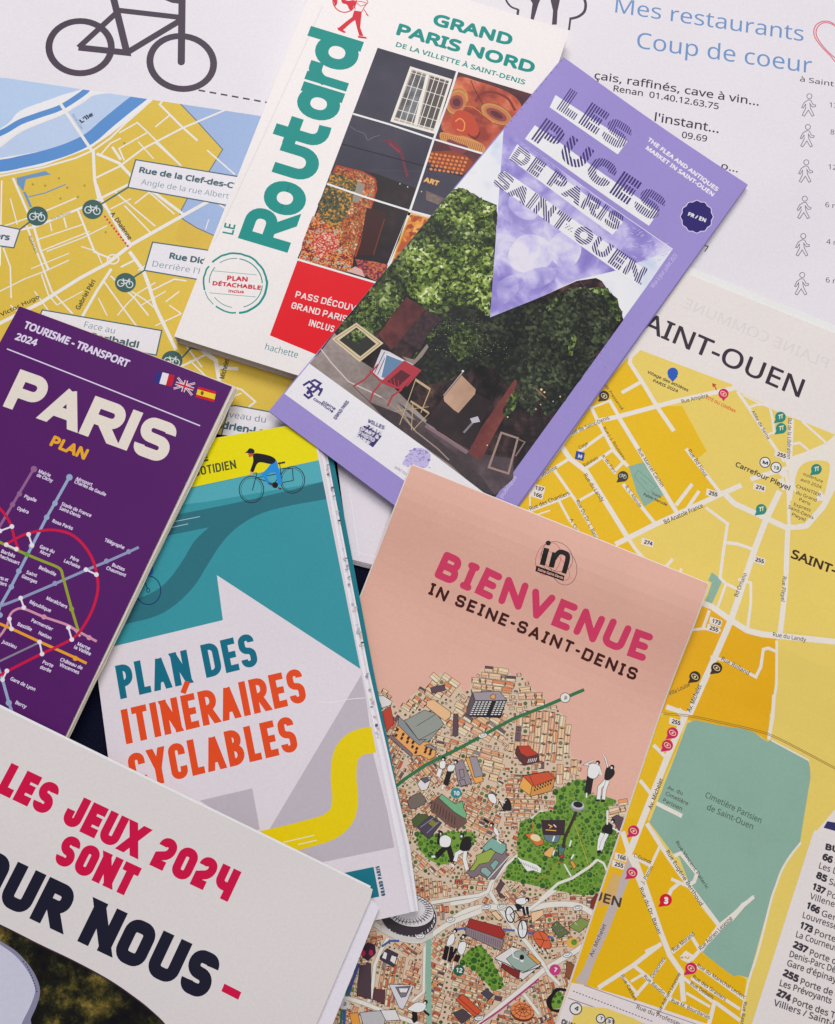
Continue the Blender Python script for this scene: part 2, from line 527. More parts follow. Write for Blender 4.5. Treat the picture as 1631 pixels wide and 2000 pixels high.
    def stext(s, part, st, ends, h, mat, wf=.6, t=.2, cr=.2, gap=.12, cap='square', jitter=0, seed=1, sp=.35, hatch=None):
        if isinstance(mat, str): mat = C(mat)
        s.uid += 1; part = f'{part}#t{s.uid}'
        a, u, v, Ln, hh = s.frame(ends[0], ends[1], h)
        gl, tw = stroke_text(st, wf, t, cr, gap, cap, jitter, seed, sp, fit=Ln / hh if len(st) > 1 else None)
        kx = Ln / tw
        for gi, trs in enumerate(gl):
            for ti, T in enumerate(trs):
                if hatch:
                    ang, per, duty = hatch(gi)
                    ca, sa = math.cos(ang), math.sin(ang)
                    n = np.array([ca, sa]); d = T @ n
                    bands = []
                    k0 = math.floor(d.min() / per); k1 = math.ceil(d.max() / per)
                    for k in range(k0, k1 + 1):
                        q = clip_tris(T, n, (k + duty) * per)
                        q = clip_tris(q, -n, -k * per)
                        if len(q): bands.append(q)
                    T = np.concatenate(bands) if bands else T[:0]
                Q = a + T[:, :, 0:1] * kx * u + T[:, :, 1:2] * hh * v
                s.add(part, Q, mat)
    def slab(s, part, corners, mat, th, dz=0.0, edge=None, zadd=None):
        """a sheet with thickness; its top lies dz under the page surface"""
        if isinstance(mat, str): mat = C(mat)
        edge = edge or mat
        if isinstance(edge, str): edge = C(edge)
        xy = s.un(corners, -dz)
        T = tess(xy)
        for rl in s.ruled: T = band_tris(T, *rl)
        z = s.zf(T.reshape(-1, 2)).reshape(-1, 3, 1) - dz
        top = np.concatenate([T, z], 2); bot = np.concatenate([T, z - th], 2)
        sides = []
        n = len(xy)
        for i in range(n):
            a, b = xy[i], xy[(i + 1) % n]
            m = max(1, int(np.linalg.norm(b - a) / 0.004)) if s.ruled else 1
            for j in range(m):
                p, q = a + (b - a) * j / m, a + (b - a) * (j + 1) / m
                zp, zq = s.zf(np.array([p, q])) - dz
                P, Q_ = [*p, zp], [*q, zq]; P2, Q2 = [*p, zp - th], [*q, zq - th]
                sides += [[P, Q_, Q2], [P, Q2, P2]]
        s.parts.setdefault(part, [])
        ob = s.mesh_obj(part, [(top, mat), (bot, mat)], raw=[(np.array(sides), edge)])
        s.parts.pop(part)
        return ob
    def mesh_obj(s, part, items, raw=(), parent=None):
        allT, mats, idx = [], [], []
        for T, m in items:
            if m not in mats: mats.append(m)
            allT.append(T); idx += [mats.index(m)] * len(T)
        T = np.concatenate(allT) - s.o
        me = tris_to_mesh(part, T, mats, idx)
        if raw:
            import bmesh
            bm = bmesh.new(); bm.from_mesh(me)
            for T, m in raw:
                if m not in mats: mats.append(m); me.materials.append(m)
                for t in T - s.o:
                    vs = [bm.verts.new(p) for p in t]
                    f = bm.faces.new(vs); f.material_index = mats.index(m)
            bmesh.ops.remove_doubles(bm, verts=bm.verts, dist=2e-7)
            bmesh.ops.recalc_face_normals(bm, faces=bm.faces)
            bm.to_mesh(me); bm.free()
        ob = bpy.data.objects.new(part, me)
        scene.collection.objects.link(ob)
        ob.parent = parent or s.root
        s.kids.append(ob)
        return ob
    def finish(s, on=None):
        for part, items in s.parts.items():
            ob = s.mesh_obj(part.split('#')[0], items, parent=on)
            if part in STUFF: ob['kind'] = 'stuff'
        s.parts = {}
        return s

def plane3(p, q, r):
    """surface through three (px, z) points, z in millimetres"""
    P = []
    for (px, z) in (p, q, r):
        xy = rays([px])[0] * (CAM_H - z / 1000)
        P.append((*xy, z / 1000))
    P = np.array(P)
    A = np.c_[P[:, :2], np.ones(3)]
    k = np.linalg.solve(A, P[:, 2])
    return lambda xy: np.asarray(xy) @ k[:2] + k[2]
flat = lambda mm: (lambda xy: np.full(len(xy), mm / 1000.0))
WHITE = '#dcd7d9'
# ------------------------------------------------------------------ table
def build_table():
    m = bpy.data.materials.new('navy_cloth'); m.use_nodes = True
    n = m.node_tree.nodes; L = m.node_tree.links; b = n['Principled BSDF']
    tc = n.new('ShaderNodeTexCoord'); v = n.new('ShaderNodeTexNoise'); v.inputs['Scale'].default_value = 1400; v.inputs['Detail'].default_value = 5
    L.new(tc.outputs['Object'], v.inputs['Vector'])
    r = n.new('ShaderNodeValToRGB'); r.color_ramp.elements[0].color = (.002, .003, .012, 1); r.color_ramp.elements[1].color = (.007, .009, .03, 1)
    r.color_ramp.elements[0].position = .35; r.color_ramp.elements[1].position = .7
    L.new(v.outputs['Fac'], r.inputs['Fac']); L.new(r.outputs['Color'], b.inputs['Base Color'])
    b.inputs['Roughness'].default_value = .9; b.inputs['Specular IOR Level'].default_value = .1
    bp = n.new('ShaderNodeBump'); bp.inputs['Distance'].default_value = .0002; L.new(v.outputs['Fac'], bp.inputs['Height']); L.new(bp.outputs['Normal'], b.inputs['Normal'])
    import bmesh
    bm = bmesh.new(); bmesh.ops.create_cube(bm, size=1)
    for q in bm.verts: q.co.x *= 1.6; q.co.y *= 1.2; q.co.z = q.co.z * .03 - .015
    bmesh.ops.bevel(bm, geom=bm.edges[:], offset=.004, segments=2, affect='EDGES')
    me = bpy.data.meshes.new('table_top'); bm.to_mesh(me); bm.free(); me.materials.append(m)
    o = bpy.data.objects.new('table_top', me); scene.collection.objects.link(o)
    o.location = (0, .1, 0)
    o['kind'] = 'structure'
build_table()

GREEN = '#3a5c59'
def bike_glyph(p, c, s, mat, rot=0.16):
    """tiny bicycle pictogram, c in photo px, s = wheel radius px"""
    cs, sn = math.cos(rot), math.sin(rot)
    f = lambda x, y: (c[0] + (x * cs - y * sn) * s, c[1] + (x * sn + y * cs) * s)
    w = s * .3
    p.uid += 1; nm = f'bicycle_icon#{p.uid}'
    for cx in (-1.35, 1.35):
        p.line(nm, [f(cx + math.cos(a * math.pi / 7), .35 + math.sin(a * math.pi / 7)) for a in range(14)], w, mat, closed=True)
    p.line(nm, [f(-1.35, .35), f(-.2, .45), f(.95, -.7), f(-.7, -.7), f(-.2, .45)], w, mat)
    p.line(nm, [f(1.35, .35), f(.85, -1.15), f(1.3, -1.3)], w, mat)
    p.line(nm, [f(-.65, -.6), f(-.95, -1.2)], w, mat)

# ------------------------------------------------------------------ large white sheet: bicycle map and restaurant list
def build_sheet():
    k = flat(.8)
    nrm = np.array([1.0, 0.0])
    p = Page('unfolded_map_sheet', 'large white printed sheet with a bicycle pictogram, a street map and a restaurant list', 'map sheet',
             [(-260, -420), (1900, -120), (1900, 1070), (-260, 745)], k, ruled=[(nrm, np.arange(-.6, .6, .012), lambda c: .0001 * np.sin(c * 9.0 + 1.0))])
    base = p.slab('paper', p.corners, C('#dbd7db', wave=1.3), .00025)
    DK = '#463b49'
    # bicycle
    B = 'bicycle_picture'
    p.line(B, ell(156.5, 92, 61, 51, 0, 40), 13.5, DK, closed=True)
    p.line(B, ell(355, 122, 62.5, 51.5, 8, 40), 13.5, DK, closed=True)
    p.line(B, Z1('455,275 735,305 690,120 650,-40'), 14, DK)
    p.line(B, Z1('735,305 1050,115'), 13, DK); p.line(B, Z1('455,275 690,60 1040,100'), 12, DK)
    p.line(B, Z1('455,275 735,305'), 11, DK)
    p.line(B, Z1('1055,-30 1050,360'), 14, DK, cap='round'); p.line(B, Z1('950,-15 1000,5 1055,12'), 9, DK)
    p.dashes(B, Z1('1150,522 1600,603'), 3.6, C(DK), 7, .6)
    # map
    M = 'map_ground'
    yel = '#dfc658'; st = '#e6dcd6'
    reg = PX('-150,128 640,246 640,905 -150,770')
    regxy = p.un(reg)
    p.poly(M, reg, C('#d3b546', wear=.25))
    pl = lambda part, pts, c, **k_: p.poly(part, pts, c, clip=regxy, **k_)
    ln = lambda part, pts, w, c, **k_: p.line(part, pts, w, c, clip=regxy, **k_)
    pl(M, PX('-150,100 330,150 300,190 258,228 216,262 175,290 84,324 0,340 -150,360'), '#e6e0e0')
    pl(M, smooth(Z1('-400,420 440,490 330,560 120,640 0,745 -400,900'), 5), '#adc3de')
    pl(M, smooth(Z1('-200,1000 0,850 130,760 350,668 420,625 520,560 640,540 770,560 740,620 600,720 500,775 300,860 0,915'), 4), '#b2c3dc')
    riv = C('#5588c2')
    ln('river', smooth(Z1('-300,960 -50,800 40,752 120,705 230,665 355,620 480,540 520,500 560,470'), 6), 13, riv)
    ln('river', smooth(Z1('-300,985 0,960 130,935 260,905 400,860 520,800 620,715 730,625 850,530 950,430'), 6), 27, riv)
    ln('street', Z1('350,600 530,870'), 6, st); ln('street', smooth(Z1('390,640 480,590 590,500'), 4), 3.5, st)
    ln('street', smooth(Z1('0,850 130,755 350,665 420,625'), 4), 4, st)
    gb = C('#98add1')
    right = Z1('1030,585 1140,700 1180,745 1290,865 1215,985 1085,1150 1040,1235 1060,1270 1140,1320 1240,1365 1500,1500 2200,1500 2200,600 1500,560')
    pl(M, right, gb)
    pl(M, Z1('1050,1265 1230,1362 1400,1500 1100,1480 1010,1380'), '#cfae45')
    ln('border_line', Z1('1030,585 1140,700 1180,745 1290,865 1215,985 1085,1150 1040,1235 1060,1270 1140,1320 1240,1365 1500,1500'), 2, '#5f6a7c')
    qb = '#6a8fb5'
    pl(M, Z1('95,1030 262,990 295,1010 150,1038 135,1110 100,1065'), qb)
    ln(M, Z1('140,1110 180,1200'), 5, qb); ln(M, Z1('165,1140 260,1118 380,1068'), 2.6, qb)
    # streets
    for s, w in [('-60,1035 0,1020 250,970 440,915 540,870 640,800 720,720 800,650 900,560', 4), ('540,870 548,1040 575,1165', 6), ('560,890 690,945 770,1030 900,1120 1060,1240', 6),
                 ('555,1030 690,965 830,860 1060,740 1310,635', 4), ('690,770 795,710 860,770 920,830 1040,950', 3), ('850,770 690,860 720,930', 3), ('580,900 640,830 700,800', 3),
                 ('950,570 925,605 1060,740 1145,815', 4), ('985,665 900,735', 3), ('-100,1370 200,1315 480,1200 620,1130 760,1060 880,1000', 5),
                 ('10,1045 0,1540', 3), ('75,1030 195,1310 235,1450 280,1560', 4.5), ('450,1215 545,1450', 4), ('210,1390 480,1300', 2.6), ('235,1455 520,1340', 2.6),
                 ('585,1150 745,1420', 5.5), ('660,1105 780,1210 900,1310', 3), ('720,1190 870,1345', 3), ('640,1210 760,1150', 2.6), ('780,1180 870,1110', 3), ('860,1110 1010,1240', 3),
                 ('370,1260 385,1320', 3), ('290,1290 300,1340', 2.4), ('60,1150 100,1300', 2.2), ('650,850 700,925', 5), ('800,820 890,920', 2.4), ('900,825 1050,960', 3.2), ('1200,870 1360,1010', 3), ('1190,1330 1210,1270', 2),
                 ('1190,1130 1310,1210', 3)]:
        ln('street', Z1(s), w, st)
    for s, w in [('-60,790 0,745 230,630 470,480 620,400 760,290 1080,110 1350,-40', 7.5), ('760,290 700,200 600,60 560,-60', 4), ('645,430 560,560 480,700 440,800', 5.5), ('750,330 830,440 860,520 900,650 1020,900', 7),
                 ('150,170 240,400 300,560 420,690', 3.4), ('-60,200 0,190 180,130 300,80 440,20', 3), ('20,310 60,420 65,600', 3), ('240,460 280,580 330,640', 2.6), ('0,560 140,490 270,440 400,380', 2.6), ('270,330 480,250 620,180', 2.4),
                 ('600,500 700,640 760,720 820,800', 3), ('640,470 780,600 860,700', 3), ('590,520 560,560', 3), ('680,700 740,630 800,570 900,510', 2.6), ('870,560 1010,490 1080,500', 3), ('800,440 860,400 900,360', 2.6),
                 ('540,330 640,370', 4), ('700,420 780,380', 4), ('760,560 840,610 900,660', 2.6), ('820,640 960,560', 2.4), ('960,620 1040,560', 2.6), ('980,640 1050,690', 2.4), ('900,760 1050,690', 2.6), ('1040,1000 1250,900', 4),
                 ('1080,880 1170,1000', 3), ('1140,880 1250,960 1270,1080', 8), ('1270,1000 1380,1010', 7), ('1100,960 1200,1060', 3), ('60,640 150,720', 2.4), ('200,560 300,700', 2.4), ('470,300 560,330 590,400', 2.4),
                 ('1230,1080 1400,1130 1480,1200 1440,1230', 3.5), ('1330,1180 1400,1150', 2.4), ('180,430 400,340', 2.2), ('330,640 480,560', 2.2), ('570,600 620,700', 2.2)]:
        ln('street', Z2(s), w, st)
    ln('street', ell(*Z2('655,375')[0], 11, 9), 3, st, closed=True)
    tree = C('#a48f3a')
    for q in ('190,1068', '262,1075', '342,1033', '390,1087', '490,1075', '350,1150', '452,1140', '612,1345', '720,830'):
        c = Z1(q)[0]; p.poly(M, ell(c[0], c[1], 2.6, n=6), tree, step=False)
    p.off += DZ
    # dotted route
    red = C('#d22b4b')
    for i in range(11):
        c = Z1([(608 + 13.2 * i, 1255 + 17 * i)])[0]; p.poly('dotted_route', ell(c[0], c[1], 2.3, n=8), red, step=False)
    p.off += DZ
    # street names
    tx = '#4b4636'
    p.text('street_name', 'A. Dhalenne', Z1('636,1238 745,1392'), 9, tx, bold=.05)
    p.text('street_name', "L'île", Z1('472,716 545,668'), 10, '#2f3540', bold=.1)
    p.text('street_name', 'Pont de St-Ouen', Z1('415,665 470,750'), 5, '#6d7788')
    p.text('street_name', 'Rabelais', Z1('163,1372 205,1468'), 6, tx)
    p.text('street_name', 'Rue des Rosiers', Z1('300,1275 410,1235'), 4.5, tx)
    p.text('street_name', 'Bd Victor Hugo', Z2('-50,735 232,600'), 9, tx, bold=.04)
    p.text('street_name', 'Gabriel Péri', Z2('460,670 556,502'), 9.5, tx, bold=.05)
    p.text('street_name', 'Michelet', Z2('1300,1070 1330,955'), 10, tx, bold=.05)
    # call-outs
    box = C('#dddade'); ed = C('#46626a')
    def callout(pts, lead, icon):
        p.uid += 1; nm = f'callout#{p.uid}'
        p.poly(nm, pts, box); p.line(nm, pts, 2.6, ed, closed=True)
        if lead: p.line(nm, [lead[0], icon], 3.4, ed)
    callout(PX('265,312 520,354 505,412 250,366'), PX('250,366'), (181, 409))
    callout(PX('298,473 520,505 500,565 282,528'), PX('282,528'), (245, 552))
    callout(Z2('245,668 937,788 905,930 190,800'), None, (0, 0))
    callout(PX('-60,428 39,448 27,484 -60,472'), PX('39,448'), (73, 422))
    callout(Z2('1365,1222 1580,1262 1660,1330 1650,1480 1280,1400 1330,1225'), None, (0, 0))
    p.line('callout_leader', Z2('1055,945 1105,888 1500,960'), 3.4, ed)
    for c in ((73, 422), (181, 409), (245, 552), (336, 704)):
        p.uid += 1; p.poly(f'bicycle_icon#{p.uid}', ell(c[0], c[1], 20.5, 19, n=28), GREEN)
        bike_glyph(p, c, 6.4, C('#cfd6d2'))
    T, T2 = '#47636a', '#7b919a'
    p.text('callout_lettering', 'Rue de la Clef-des-Champs', PX('271,337 518,379'), 13, T, bold=.07)
    p.text('callout_lettering', 'Angle de la rue Albert', PX('275,360 446,388'), 11.5, T2)
    p.text('callout_lettering', 'Rue Diderot', PX('330,505 440,523'), 13.5, T, bold=.07)
    p.text('callout_lettering', "Derrière l'hôtel", PX('297,520 430,542'), 12, T2)
    p.text('callout_lettering', 'Face au', Z2('485,768 662,806'), 12.5, T2)
    p.text('callout_lettering', 'rue Garibaldi', Z2('380,810 800,890'), 14, T, bold=.07)
    p.text('callout_lettering', 'Ottaviers', PX('-68,457 18,470'), 13.5, T, bold=.07)
    p.text('callout_lettering', 'Au niveau du', Z2('1185,1268 1537,1322'), 12.5, '#71828a')
    p.text('callout_lettering', 'Adrien-Lesesne', Z2('1240,1348 1700,1425'), 15, T, bold=.07)
    # --- restaurants
    R_ = 'restaurant_list'
    DKT = '#3c3740'
    bl = '#6d8fbb'
    p.text('list_title', 'Mes restaurants', Z6('425,68 1457,226'), 33, bl, res=5)
    p.text('list_title', 'Coup de coeur', Z6('543,262 1503,402'), 35, bl, res=5)
    for h in ('1630,135 1600,118 1560,118 1525,140 1515,185 1540,235 1600,300 1660,345 1720,200 1690,140 1650,150 1640,175',
              '1640,150 1605,128 1565,126 1535,150 1528,190 1555,240 1610,300 1680,350'):
        p.line('heart_drawing', smooth(Z6(h), 6), 2.2, '#cf6a78')
    p.text(R_, 'çais, raffinés, cave à vin...', Z6('310,432 1212,580'), 17, DKT, bold=.02)
    p.text(R_, 'Renan  01.40.12.63.75', Z6('415,500 992,600'), 13.5, DKT, bold=.02)
    p.text(R_, "l'instant...", Z6('640,664 992,730'), 19, DKT, bold=.02)
    p.text(R_, '09.69', Z6('790,755 928,778'), 14, DKT, bold=.02)
    p.text(R_, 'o...', Z6('1005,925 1097,946'), 15, DKT, bold=.02)
    p.text(R_, '7', PX('1374,491 1382,493'), 14, DKT, bold=.02)
    p.text(R_, 'à Saint Ouen', Z6('1438,445 1790,500'), 11, DKT, bold=.01)
    for (x, y), t in zip(((1620, 209), (1622, 262), (1618, 330), (1612, 404), (1614, 476), (1613, 551), (1610, 643)), ('13 mn', '8 mn', '12 mn', '6 mn', '4 mn', '6 mn', '1 mn')):
        p.text(R_, t, [(x, y), (x + 9 * len(t), y + 1.3 * len(t))], 10.5, DKT)
    def walker(cx, cy, s=1.0):
        o = C('#77707c')
        f = lambda pts: [(cx + a * s, cy + b * s) for a, b in pts]
        p.uid += 1; nm = f'walker_icon#{p.uid}'
        p.line(nm, f(ell(2, -19, 5, 5, 0, 14)), 1.5, o, closed=True)
        p.line(nm, f([(0, -12), (-8, -7), (-13, 3), (-10, 4), (-5, -4), (-5, 4), (-12, 18), (-8, 20), (0, 8), (7, 20), (11, 18), (4, 4), (3, -5), (8, 2), (14, 1), (14, -2), (9, -3), (5, -11)]), 1.5, o, closed=True)
    for c in ((1579, 207), (1576, 267), (1573, 336), (1570, 407), (1567, 480), (1565, 556), (1562, 640)): walker(*c)
    # cutlery emblem at the head of the sheet
    E_ = 'cutlery_emblem'
    p.line(E_, smooth(Z4('1150,-40 1165,10 1195,45 1240,62'), 4), 4, DK); p.line(E_, Z4('1240,60 1232,110'), 5, DK)
    p.poly(E_, Z4('1300,-30 1395,-30 1372,22 1340,130 1318,130 1332,22'), DK)
    p.poly(E_, Z4('1440,-40 1490,-40 1510,0 1495,70 1490,160 1458,160 1465,70'), DK)
    p.line(E_, smooth(Z6('238,-30 262,10 258,60 225,90 180,103'), 4), 5.5, DK); p.line(E_, Z6('181,95 172,165'), 4, DK)
    p.finish(on=base)
build_sheet()

# ------------------------------------------------------------------ yellow town map
def build_town_map():
    zf0 = flat(1.95)
    nrm = (rays([(1465, 2000)])[0] - rays([(1590, 1640)])[0]); nrm = np.array([nrm[0], nrm[1]]) / np.linalg.norm(nrm)
    cf = float(rays([(1530, 1250)])[0] @ nrm * CAM_H)      # a fold that has not settled flat
    p = Page('town_map', 'yellow town map with a green cemetery, lettered SAINT-OUEN, spread out at the side', 'map',
             [(1180, 517), (1415, 562), (1700, 677), (2000, 800), (1800, 2250), (560, 2250)], zf0, ruled=[(nrm, np.arange(-.6, .6, .01), lambda c: .00012 * np.sin(c * 40) + .0019 * np.clip(1 - np.abs(c - cf) / .03, 0, 1))])
    p.corners[0] = (1250, 495)
    p.corners = [(1183, 470), (1800, 719), (1650, 2300), (540, 2300)]
    p.xy = p.un(p.corners)
    under = p.slab('paper', [(1190, 458), (1812, 708), (1660, 2300), (545, 2300)], C('#e6e0dc', wave=1.2), .0002, dz=.0005)
    under.name = 'sheet'
    base = p.slab('paper', p.corners, C('#ded7d2', wave=1.4), .0003)
    DY, LY, OR, ST, GR = C('#f9b51c', wear=.12), C('#f4c664', wear=.15), C('#e3a80c', wear=.2), C('#e2d8cc'), C('#88ab99', wear=.3)
    M = 'map_ground'
    # overall light ground with the beige margins
    reg = [*Y4('640,380 880,72 905,100'), *Y3('100,515 640,720 860,830 1300,1040 1620,1170'), *PX('1760,900 1700,1500')]
    reg += [*Y8('1165,-60 490,2000'), *PX('1400,2300 600,2300 990,1060 1010,1000')]
    p.poly(M, reg, LY)
    # strong yellow (the town itself)
    p.poly(M, [*Y4('-200,1370 -60,1290 0,1240 300,840 600,380 870,75 815,190 910,340 1040,540 1230,540 1425,900 1350,960 1530,1220 1020,1480 800,1600 940,1760 700,1700'), *PX('1100,1180')], DY)
    p.poly(M, [*Y4('870,100 910,100 1630,370 1630,400'), *Y3('700,830 480,920')][:4] + Y4('1500,450 1030,540 910,340 815,190'), LY)
    # central strong block between av. Michelet and the edge
    p.poly(M, [*Y5('560,1060 620,1090 730,1150 790,1210 930,1290 1165,1330 1165,1420 1150,1700 1120,1960'), *Y6('1150,100 1135,330 1040,270 800,220 560,180 520,160 360,120'), *PX('1220,1400')], OR)
    p.poly(M, [*Y6('400,100 530,150 480,350 350,640 240,930 100,1300 60,1500'), *PX('1050,2000 1000,1900 1180,1500')], DY)
    p.poly(M, [*Y6('100,900 260,920 350,1100 640,1560 760,1700 640,1880'), *Y7('1170,890 1330,1000 1480,1080 1540,1110 1530,1240 1480,1480 700,1468 250,1150 100,1140'), *PX('1090,1900')], C('#f9b010', wear=.1))
    # cemetery
    cem = [*Y6('540,200 600,175 800,220 960,240 1040,270 1090,310 1135,335 1160,320 1430,470 1445,520 1450,600 1370,1090 1230,1280 1160,1480 1030,1950'), *Y7('1560,1100 1480,1080 1440,1090 1330,1010 1180,890'),
           *Y6('640,1870 700,1790 770,1690 560,1400 480,1190 430,1160 260,930 300,830 420,520')]
    p.poly('cemetery', cem, GR)
    p.line('cemetery', [*Y6('1160,325 1440,475')], 3, ST)
    p.line('street', smooth([*Y6('1380,1080 1300,1180 1235,1290 1195,1400 1160,1500 1090,1780'), *Y7('1620,940 1560,1120 1500,1400')], 3), 4, ST)
    p.poly(M, Y4('805,1020 925,985 1095,1240 930,1340 870,1230'), GR)
    p.line(M, Y4('880,1050 1025,1180 960,1230 850,1100'), 1.2, '#6f937f', closed=True); p.line(M, Y4('900,1110 950,1160'), 1.2, '#6f937f')
    p.poly(M, Y5('650,805 735,870 650,1060 595,1045 650,890 620,870'), GR)
    # streets
    S = lambda Zf, s, w: p.line('street', Zf(s), w, ST)
    for s, w in [('890,80 820,150 815,200 910,345 1040,560 1165,740', 8), ('910,345 750,435', 7), ('560,660 720,625 1020,545 1230,490 1640,400', 9), ('650,490 720,610', 7), ('500,560 650,500', 4), ('505,545 560,660 690,900 760,980 800,1020', 7),
                 ('320,780 560,665', 5), ('720,620 880,880 1190,1390', 8.5), ('390,920 610,760', 6), ('265,850 340,960 470,1060 620,1300 800,1590', 10), ('340,955 60,1130', 6), ('460,1040 690,880', 6), ('600,950 700,1080', 5), ('690,1060 760,990', 6),
                 ('215,1050 390,1300 560,1600', 6), ('-100,1420 240,1290 350,1240', 6), ('250,1290 330,1440 420,1560', 5), ('415,1290 540,1220', 5), ('30,1420 180,1370', 3), ('760,1160 1020,1480', 7),
                 ('700,1640 800,1590 1020,1480 1540,1240 1700,1170', 10), ('800,1590 860,1680 930,1760', 7), ('1260,880 1540,1240', 7), ('1310,1160 1180,1330', 7), ('1365,1215 1260,1370', 6.5), ('20,1440 20,1200 100,1080', 3), ('1155,1755 1090,1830', 6), ('1225,1830 1210,1870', 5)]:
        S(Y4, s, w)
    for s, w in [('760,190 830,260 1070,370 1240,450 1400,440 1530,290 1640,130', 11), ('1240,0 1260,200 1265,440', 6.5), ('1200,40 1240,0', 12), ('1190,160 1080,390 1000,600 800,1190 640,1560 470,1940', 11.5), ('1255,450 1240,900 1190,1310', 10),
                 ('600,290 775,420 745,620 715,850 760,895 850,940', 6), ('760,570 850,580 970,620', 6.5), ('860,860 960,890 960,1050 935,1250', 5.5), ('765,890 690,1100', 5), ('570,1050 650,1080 790,1180 930,1270 1050,1300 1640,1360', 11.5),
                 ('630,1110 580,1250', 6), ('490,1265 580,1255 720,1270', 5), ('640,1480 760,1510 1000,1640 1040,1560 1060,1420 1100,1410 1170,1440', 6), ('1165,1350 1165,1700 1125,1960', 5), ('290,1870 480,1940', 6), ('1200,60 1230,150', 10)]:
        S(Y5, s, w)
    for s, w in [('470,100 520,150 380,480 130,1110 95,1180', 12), ('380,85 530,130', 6), ('1180,-10 1170,150 1140,320', 7), ('290,360 380,450', 7), ('190,620 270,720', 7), ('310,790 500,885', 8), ('60,1000 110,1160 180,1350 260,1540 400,1890', 10), ('240,940 340,1100 470,1290 770,1690', 8.5),
                 ('340,1100 270,1250 210,1390', 5.5), ('140,1185 260,1250', 6), ('440,1180 490,1160 610,1310 590,1370 540,1400', 7), ('420,1350 560,1410', 6), ('480,1380 420,1430 400,1480', 7), ('640,1880 770,1700 870,1620 1030,1480', 7), ('230,1890 350,1830', 7)]:
        S(Y6, s, w)
    p.poly('street', Y3('1225,1370 1400,1310 1560,1240 1660,1150 1750,1150 1750,1700 1265,1700 1260,1450'), ST)
    p.poly(M, smooth(Y3('1330,1640 1310,1560 1340,1450 1400,1395 1480,1380 1570,1390 1590,1440 1570,1560 1545,1660'), 4) + Y5('1510,150 1440,320 1380,400 1320,430 1285,425 1275,300 1300,150'), LY)
    p.poly(M, Y5('1640,130 1560,290 1440,450 1290,480 1280,500 1240,1280 1640,1330'), LY)
    for s, w in [('855,830 960,985 1100,1200 1230,1390', 6.5), ('1110,945 1135,1050 1150,1170', 5), ('945,960 1000,940 1100,935', 5), ('1085,1180 1160,1150', 4), ('1285,1050 1268,1400', 10), ('1290,1250 1350,1240 1420,1300', 5), ('1370,1070 1560,1240', 5), ('900,860 1020,920 1300,1040', 4), ('1260,1440 1120,1480 960,1530', 9)]:
        S(Y3, s, w)
    p.poly('street', Y6('880,1600 940,1530 1040,1468 870,1665'), ST)
    for s, w in [('640,120 720,330 860,740 930,920 1020,1050 1040,1290', 10), ('360,1180 640,1000 860,830', 8), ('640,1000 790,1120', 7), ('530,1060 640,1190 680,1240', 5.5), ('620,1130 720,1070', 5), ('650,1250 790,1090 890,950', 6), ('720,1080 860,1200 920,1260 1250,1420', 7), ('850,1390 1020,1080', 6),
                 ('1040,1100 1270,1290', 6), ('1060,1220 1250,1330', 5), ('1120,1000 1190,1030 1520,1270', 6), ('1100,1100 1490,1350', 6), ('1290,1280 1240,1480', 8), ('1300,1300 1490,1440', 7), ('1040,900 1080,930', 6), ('1020,940 1060,900 1110,930 1080,970 1020,940', 6), ('1110,780 1170,880 1100,960', 7),
                 ('950,900 1120,750', 7), ('1170,880 1430,610', 7)]:
        S(Y7, s, w)
    # grey avenue
    p.poly(M, Y7('600,150 640,230 430,760 330,980 265,1160 170,1130 240,1030'), '#b9ada9')
    p.poly(M, Y7('360,540 480,260 540,300 500,450 430,520'), '#cfa868')
    # boulevard with dashes and the white lower margin
    p.poly('street', [*Y7('150,1140 260,1160 700,1290 1500,1560 1500,2300 -500,2300 90,1300')], '#ddd3d0')
    p.line('border_line', Y7('250,1160 560,1270 1000,1420 1400,1560'), 1.4, '#8e7f80')
    p.line('border_line', Y7('120,1260 400,1360 760,1480 1100,1600'), 1.6, '#8e7f80')
    p.dashes('border_line', Y7('160,1205 800,1450'), 1.8, C('#776b70'), 26)
    p.poly(M, Y7('180,1320 420,1340 640,1420 900,1560 800,1700 100,1700'), C('#f0c766'))
    for q, t in (('182,1345', '4'), ('380,1425', 'T'), ('452,1450', '31')):
        c = Y7(q)[0]; r = 11.5 if t == '4' else 8.5
        p.uid += 1; nm = f'station_sign#{p.uid}'; p.poly(nm, ell(*c, r, n=24), '#ddd8d4'); p.line(nm, ell(*c, r, n=24), 2, '#454048', closed=True)
        p.text(nm, t, [(c[0] - r * .3 * len(t), c[1] + r * .25), (c[0] + r * .4 * len(t), c[1] + r * .5)], r * .8, '#454048', bold=.08)
    p.text('map_title', 'QUAI', Y7('60,1468 170,1510'), 11, '#3a3238', bold=.1)
    # thin double rail line
    for d in (0, 3.2):
        a = smooth([(x, y + d) for x, y in Y6('360,122 560,140 800,190 1000,235 1140,275 1300,350 1640,530')], 5)
        p.line('rail_line', a, 1.1, '#8a6a2a')
    # titles
    D = '#39303a'
    p.text('map_title', 'SAINT-OUEN', Y3('-30,285 1345,882'), 40, D, bold=.022, res=5)
    p.text('map_title', 'PLAINE COMMUNE', Y3('1560,650 425,165')[::-1], 22, '#d3cdc9', mirror=True)
    p.text('map_title', 'SAINT-DENIS', Y5('1275,690 1960,960'), 19, '#3c2a1c', bold=.05)
    p.text('map_title', 'SAINT-OUEN', Y7('-160,340 535,540'), 18, '#4c3a2e', bold=.05)
    p.text('map_title', 'Cimetière Parisien', Y6('668,745 1080,940'), 11.5, '#4d6458', bold=.02)
